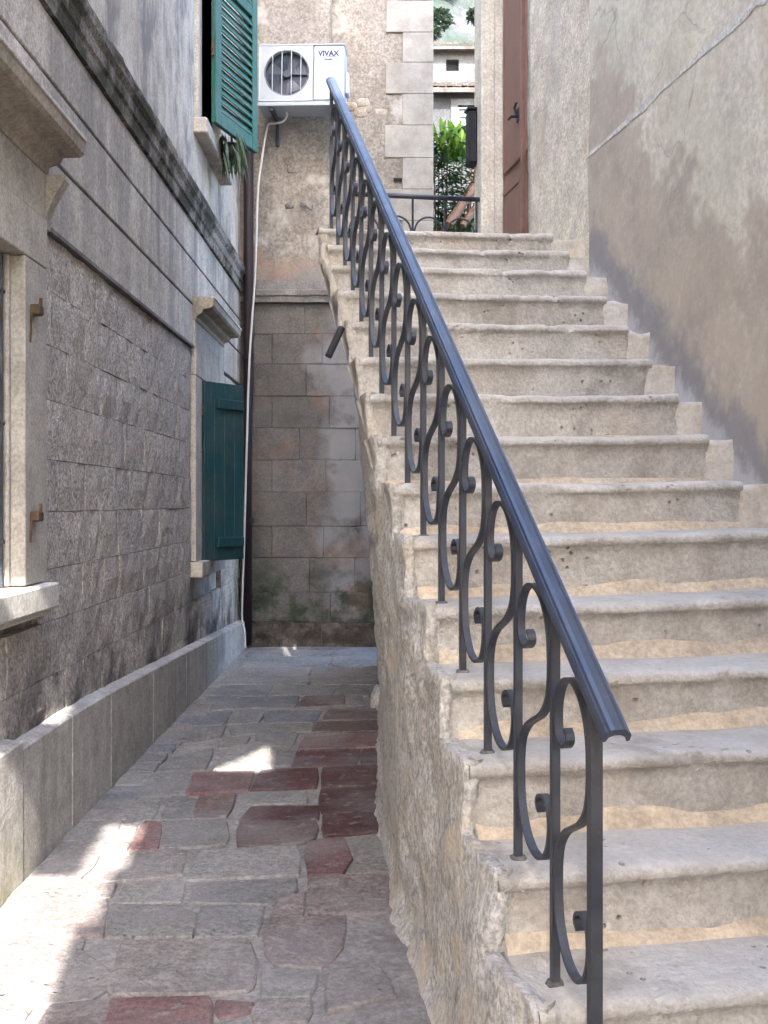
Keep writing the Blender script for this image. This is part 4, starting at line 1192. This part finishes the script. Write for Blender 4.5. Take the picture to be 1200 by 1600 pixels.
hill = mesh_obj('hillside', V, Fc, M['hill'], smooth=True); tag(hill, kind='structure')

# far house on the hillside
FH = thing('far_house', (2.0, 35, 9), 'sunlit whitish house with tiled roof and white window far up the hillside', 'house')
M['far_white'] = stone_mat('far_limewash', (.125, .125, .13), (.085, .085, .09), big=.8, mid=3, fine=14, bump=.4)
M['far_stone'] = stone_mat('far_stone_wall', (.075, .076, .082), (.045, .046, .052), big=.9, mid=3.5, fine=14, bump=.8, bdist=.05)
M['tile'] = stone_mat('roof_tile', (.08, .066, .06), (.14, .128, .12), big=3, mid=8, fine=30, bump=.4, objvar=.6)
FD = 35.0
def fx(px): return (px-600)/FPX*FD
def fz(py): return CZ-(py-HY)/FPX*FD
wn = (fx(715), fx(744), fz(206), fz(165))
mb = MB(); X0_, X1_, Z0_, Z1_ = -1.2, 7, 8.5, fz(134)
for a, b, c, d in wall_grid(X0_, X1_, Z0_, Z1_, [wn]): mb.box(a, b, FD, FD+.4, c, d)
mb.build('lower_wall', M['far_stone'], FH)
w_o = MB().box(wn[0], wn[1], FD+.2, FD+.22, wn[2], wn[3]).build('window', plain('far_pane_blue', (.06, .09, .16), .25, 0, .5), FH)
mb = MB()
ww = wn[1]-wn[0]; hh = wn[3]-wn[2]
for t in (0, .46, .93): mb.box(wn[0]+ww*t, wn[0]+ww*(t+.07), FD+.1, FD+.19, wn[2], wn[3])
for t in (0, .32, .64, .94): mb.box(wn[0], wn[1], FD+.11, FD+.19, wn[2]+hh*t, wn[2]+hh*(t+.05))
mb.build('window_bars', plain('far_window_white', (.75, .76, .78), .5), w_o)
mb = MB(); mb.box(wn[0]-.22, wn[0], FD-.06, FD+.1, wn[2], wn[3]+.2); mb.box(wn[1], wn[1]+.22, FD-.06, FD+.1, wn[2], wn[3]+.2); mb.box(wn[0], wn[1], FD-.06, FD+.1, wn[3], wn[3]+.2); mb.box(wn[0]-.25, wn[1]+.25, FD-.1, FD+.1, wn[2]-.15, wn[2])
mb.build('window_frame', M['far_white'], w_o)
# lower tiled roof: each barrel tile
RD = FD-.45; rz0 = CZ-(134-HY)/FPX*RD
rf = MB().add([(X0_, RD, rz0-.05), (X1_, RD, rz0-.05), (X1_, FD+2.0, rz0+.95), (X0_, FD+2.0, rz0+.95), (X0_, RD, rz0-.2), (X1_, RD, rz0-.2), (X1_, FD+2, rz0+.75), (X0_, FD+2, rz0+.75)], [[0,1,2,3],[4,7,6,5],[0,4,5,1],[1,5,6,2],[2,6,7,3],[3,7,4,0]]).build('roof', M['tile'], FH)
sl_v = Vector((0, 2.45, 1.0)).normalized()
tile_me = None
def tile_mesh():
    mb = MB(); n = 6; L = .5
    for e, r_ in ((0, .105), (1, .09)):
        for i in range(n+1):
            a = math.pi*i/n
            p = sl_v*L*e; up = Vector((0, -sl_v.z, sl_v.y))
            mb.v.append(p + Vector((math.cos(a)*r_, 0, 0)) + up*math.sin(a)*r_)
    for i in range(n): mb.f.append([i, i+1, n+2+i, n+1+i])
    mb.f.append(list(range(n+1)))
    me = bpy.data.meshes.new('roof_tile'); me.from_pydata([tuple(v) for v in mb.v], [], mb.f); me.materials.append(M['tile']); return me
tme = tile_mesh()
xx = fx(668)
while xx < fx(756):
    for r_ in range(5):
        o = bpy.data.objects.new('roof_tile', tme); col.objects.link(o); o.parent = rf
        o.location = Vector((xx+rnd.uniform(-.02,.02), RD-.03, rz0-.03)) + sl_v*.42*r_ + Vector((0,0,rnd.uniform(0,.03))) - root_loc(rf)
    xx += .235
# upper storey set back
UD = FD+2.0
def ux(px): return (px-600)/FPX*UD
def uz(py): return CZ-(py-HY)/FPX*UD
wu = (ux(697), ux(717), uz(111), uz(93))
mb = MB()
for a, b, c, d in wall_grid(-1.2, 7, uz(135), uz(72), [wu]): mb.box(a, b, UD, UD+.4, c, d)
mb.build('upper_wall', M['far_white'], FH)
MB().box(wu[0]-.02, wu[1]+.02, UD+.25, UD+.3, wu[2]-.02, wu[3]+.02).build('window', M['dark_room'], FH)
zt = uz(74)
rf2 = MB().add([(-1.4, UD-.4, zt-.1), (7.2, UD-.4, zt-.1), (7.2, UD+4, zt+.55), (-1.4, UD+4, zt+.55), (-1.4, UD-.4, zt-.22), (7.2, UD-.4, zt-.22), (7.2, UD+4, zt+.4), (-1.4, UD+4, zt+.4)], [[0,1,2,3],[4,7,6,5],[0,4,5,1],[1,5,6,2],[2,6,7,3],[3,7,4,0]]).build('roof', M['tile'], FH)
xx = ux(668)
while xx < ux(756):
    for r_ in range(2):
        o = bpy.data.objects.new('roof_tile', tme); col.objects.link(o); o.parent = rf2
        o.location = Vector((xx, UD-.45, zt-.08)) + sl_v*.4*r_ - root_loc(rf2)
    xx += .235
MB().box(-1.2, 7, UD+.45, UD+8, 8.5, uz(80)).box(-1.2, 7, FD+.41, UD+.44, 8.5, rz0).build('house_body', M['far_stone'], FH)
# bushes on the slope above
for i, (px, py, D_, r_) in enumerate(((686, 30, 48, .5), (745, 24, 48, .35), (698, -30, 52, .6), (672, 50, 47, .4))):
    c = at(px, py, D_)
    bsh = thing('hillside_bush', (c.x, c.y, c.z-r_), ['dark bush on the rocky slope directly above the far house roof', 'small dark bush on the slope at the right edge of the gap', 'bush highest up on the rocky slope', 'bush on the slope half hidden by the pale quoins'][i], 'bush')
    mb = MB()
    for k in range(700):
        d = Vector((rnd.gauss(0,1), rnd.gauss(0,1), rnd.gauss(0,1))).normalized()*r_*rnd.random()**.4
        d *= 1+.35*noise.noise(d*1.2+Vector((i,0,0))); a = rnd.uniform(0, 6.3)
        leaf(mb, c+d, Vector((math.cos(a), math.sin(a), rnd.uniform(-.5,.8))), .2, .1, .3)
    mb.build('crown', M['leaf_far'], bsh)
    MB().tube([c-Vector((0,0,r_*1.3)), c+Vector((.1,0,0))], [.12, .05], 6).build('trunk', M['wood'], bsh)

# ================================================================== SUN BLOCKER BEHIND THE VIEWER (unseen wall added to shade the alley)
OY = -3.0
OH = thing('sun_blocker_wall', (3, OY, 0), 'unseen thin wall added behind the viewer to block the sun, with openings for sun patches', 'house')
def sun_q(p):
    t = (p[1]-OY)/SDIR.y; q = Vector(p) - SDIR*t; return q.x, q.z
XR = 2.95; XL = -.62  # openings shaped to drop sun patches on paving, sill and handrail
bands = [(0, 5.6, [(-.08, XR)]), (5.6, 6.05, [(-.02, XR)]), (6.05, 6.35, [(-.33, -.14), (.03, XR)]), (6.35, 6.6, [(XL, -.12), (.05, XR)]),
         (6.6, 6.82, [(XL, XR)]), (6.82, 7.22, [(XL, -.50), (-.285, XR)]), (7.22, 7.34, [(XL, XR)]),
         (7.34, 7.45, [(XL, .34), (.63, XR)]), (7.45, 7.55, [(XL, .40), (.635, XR)]), (7.55, 7.65, [(XL, .47), (.64, XR)]), (7.65, 7.76, [(XL, .54), (.645, XR)]), (7.76, 7.86, [(XL, .6), (.645, XR)]),
         (7.86, 10.95, [(XL, XR)]), (10.95, 11.55, [(XL, .94), (1.04, XR)]), (11.55, 19.5, [(XL, XR)])]
mb = MB()
for z0, z1, sol in bands:
    for a, b in sol: mb.box(a, b, OY-.08, OY, z0, z1)
mb.build('wall', M['back_plaster'], OH)
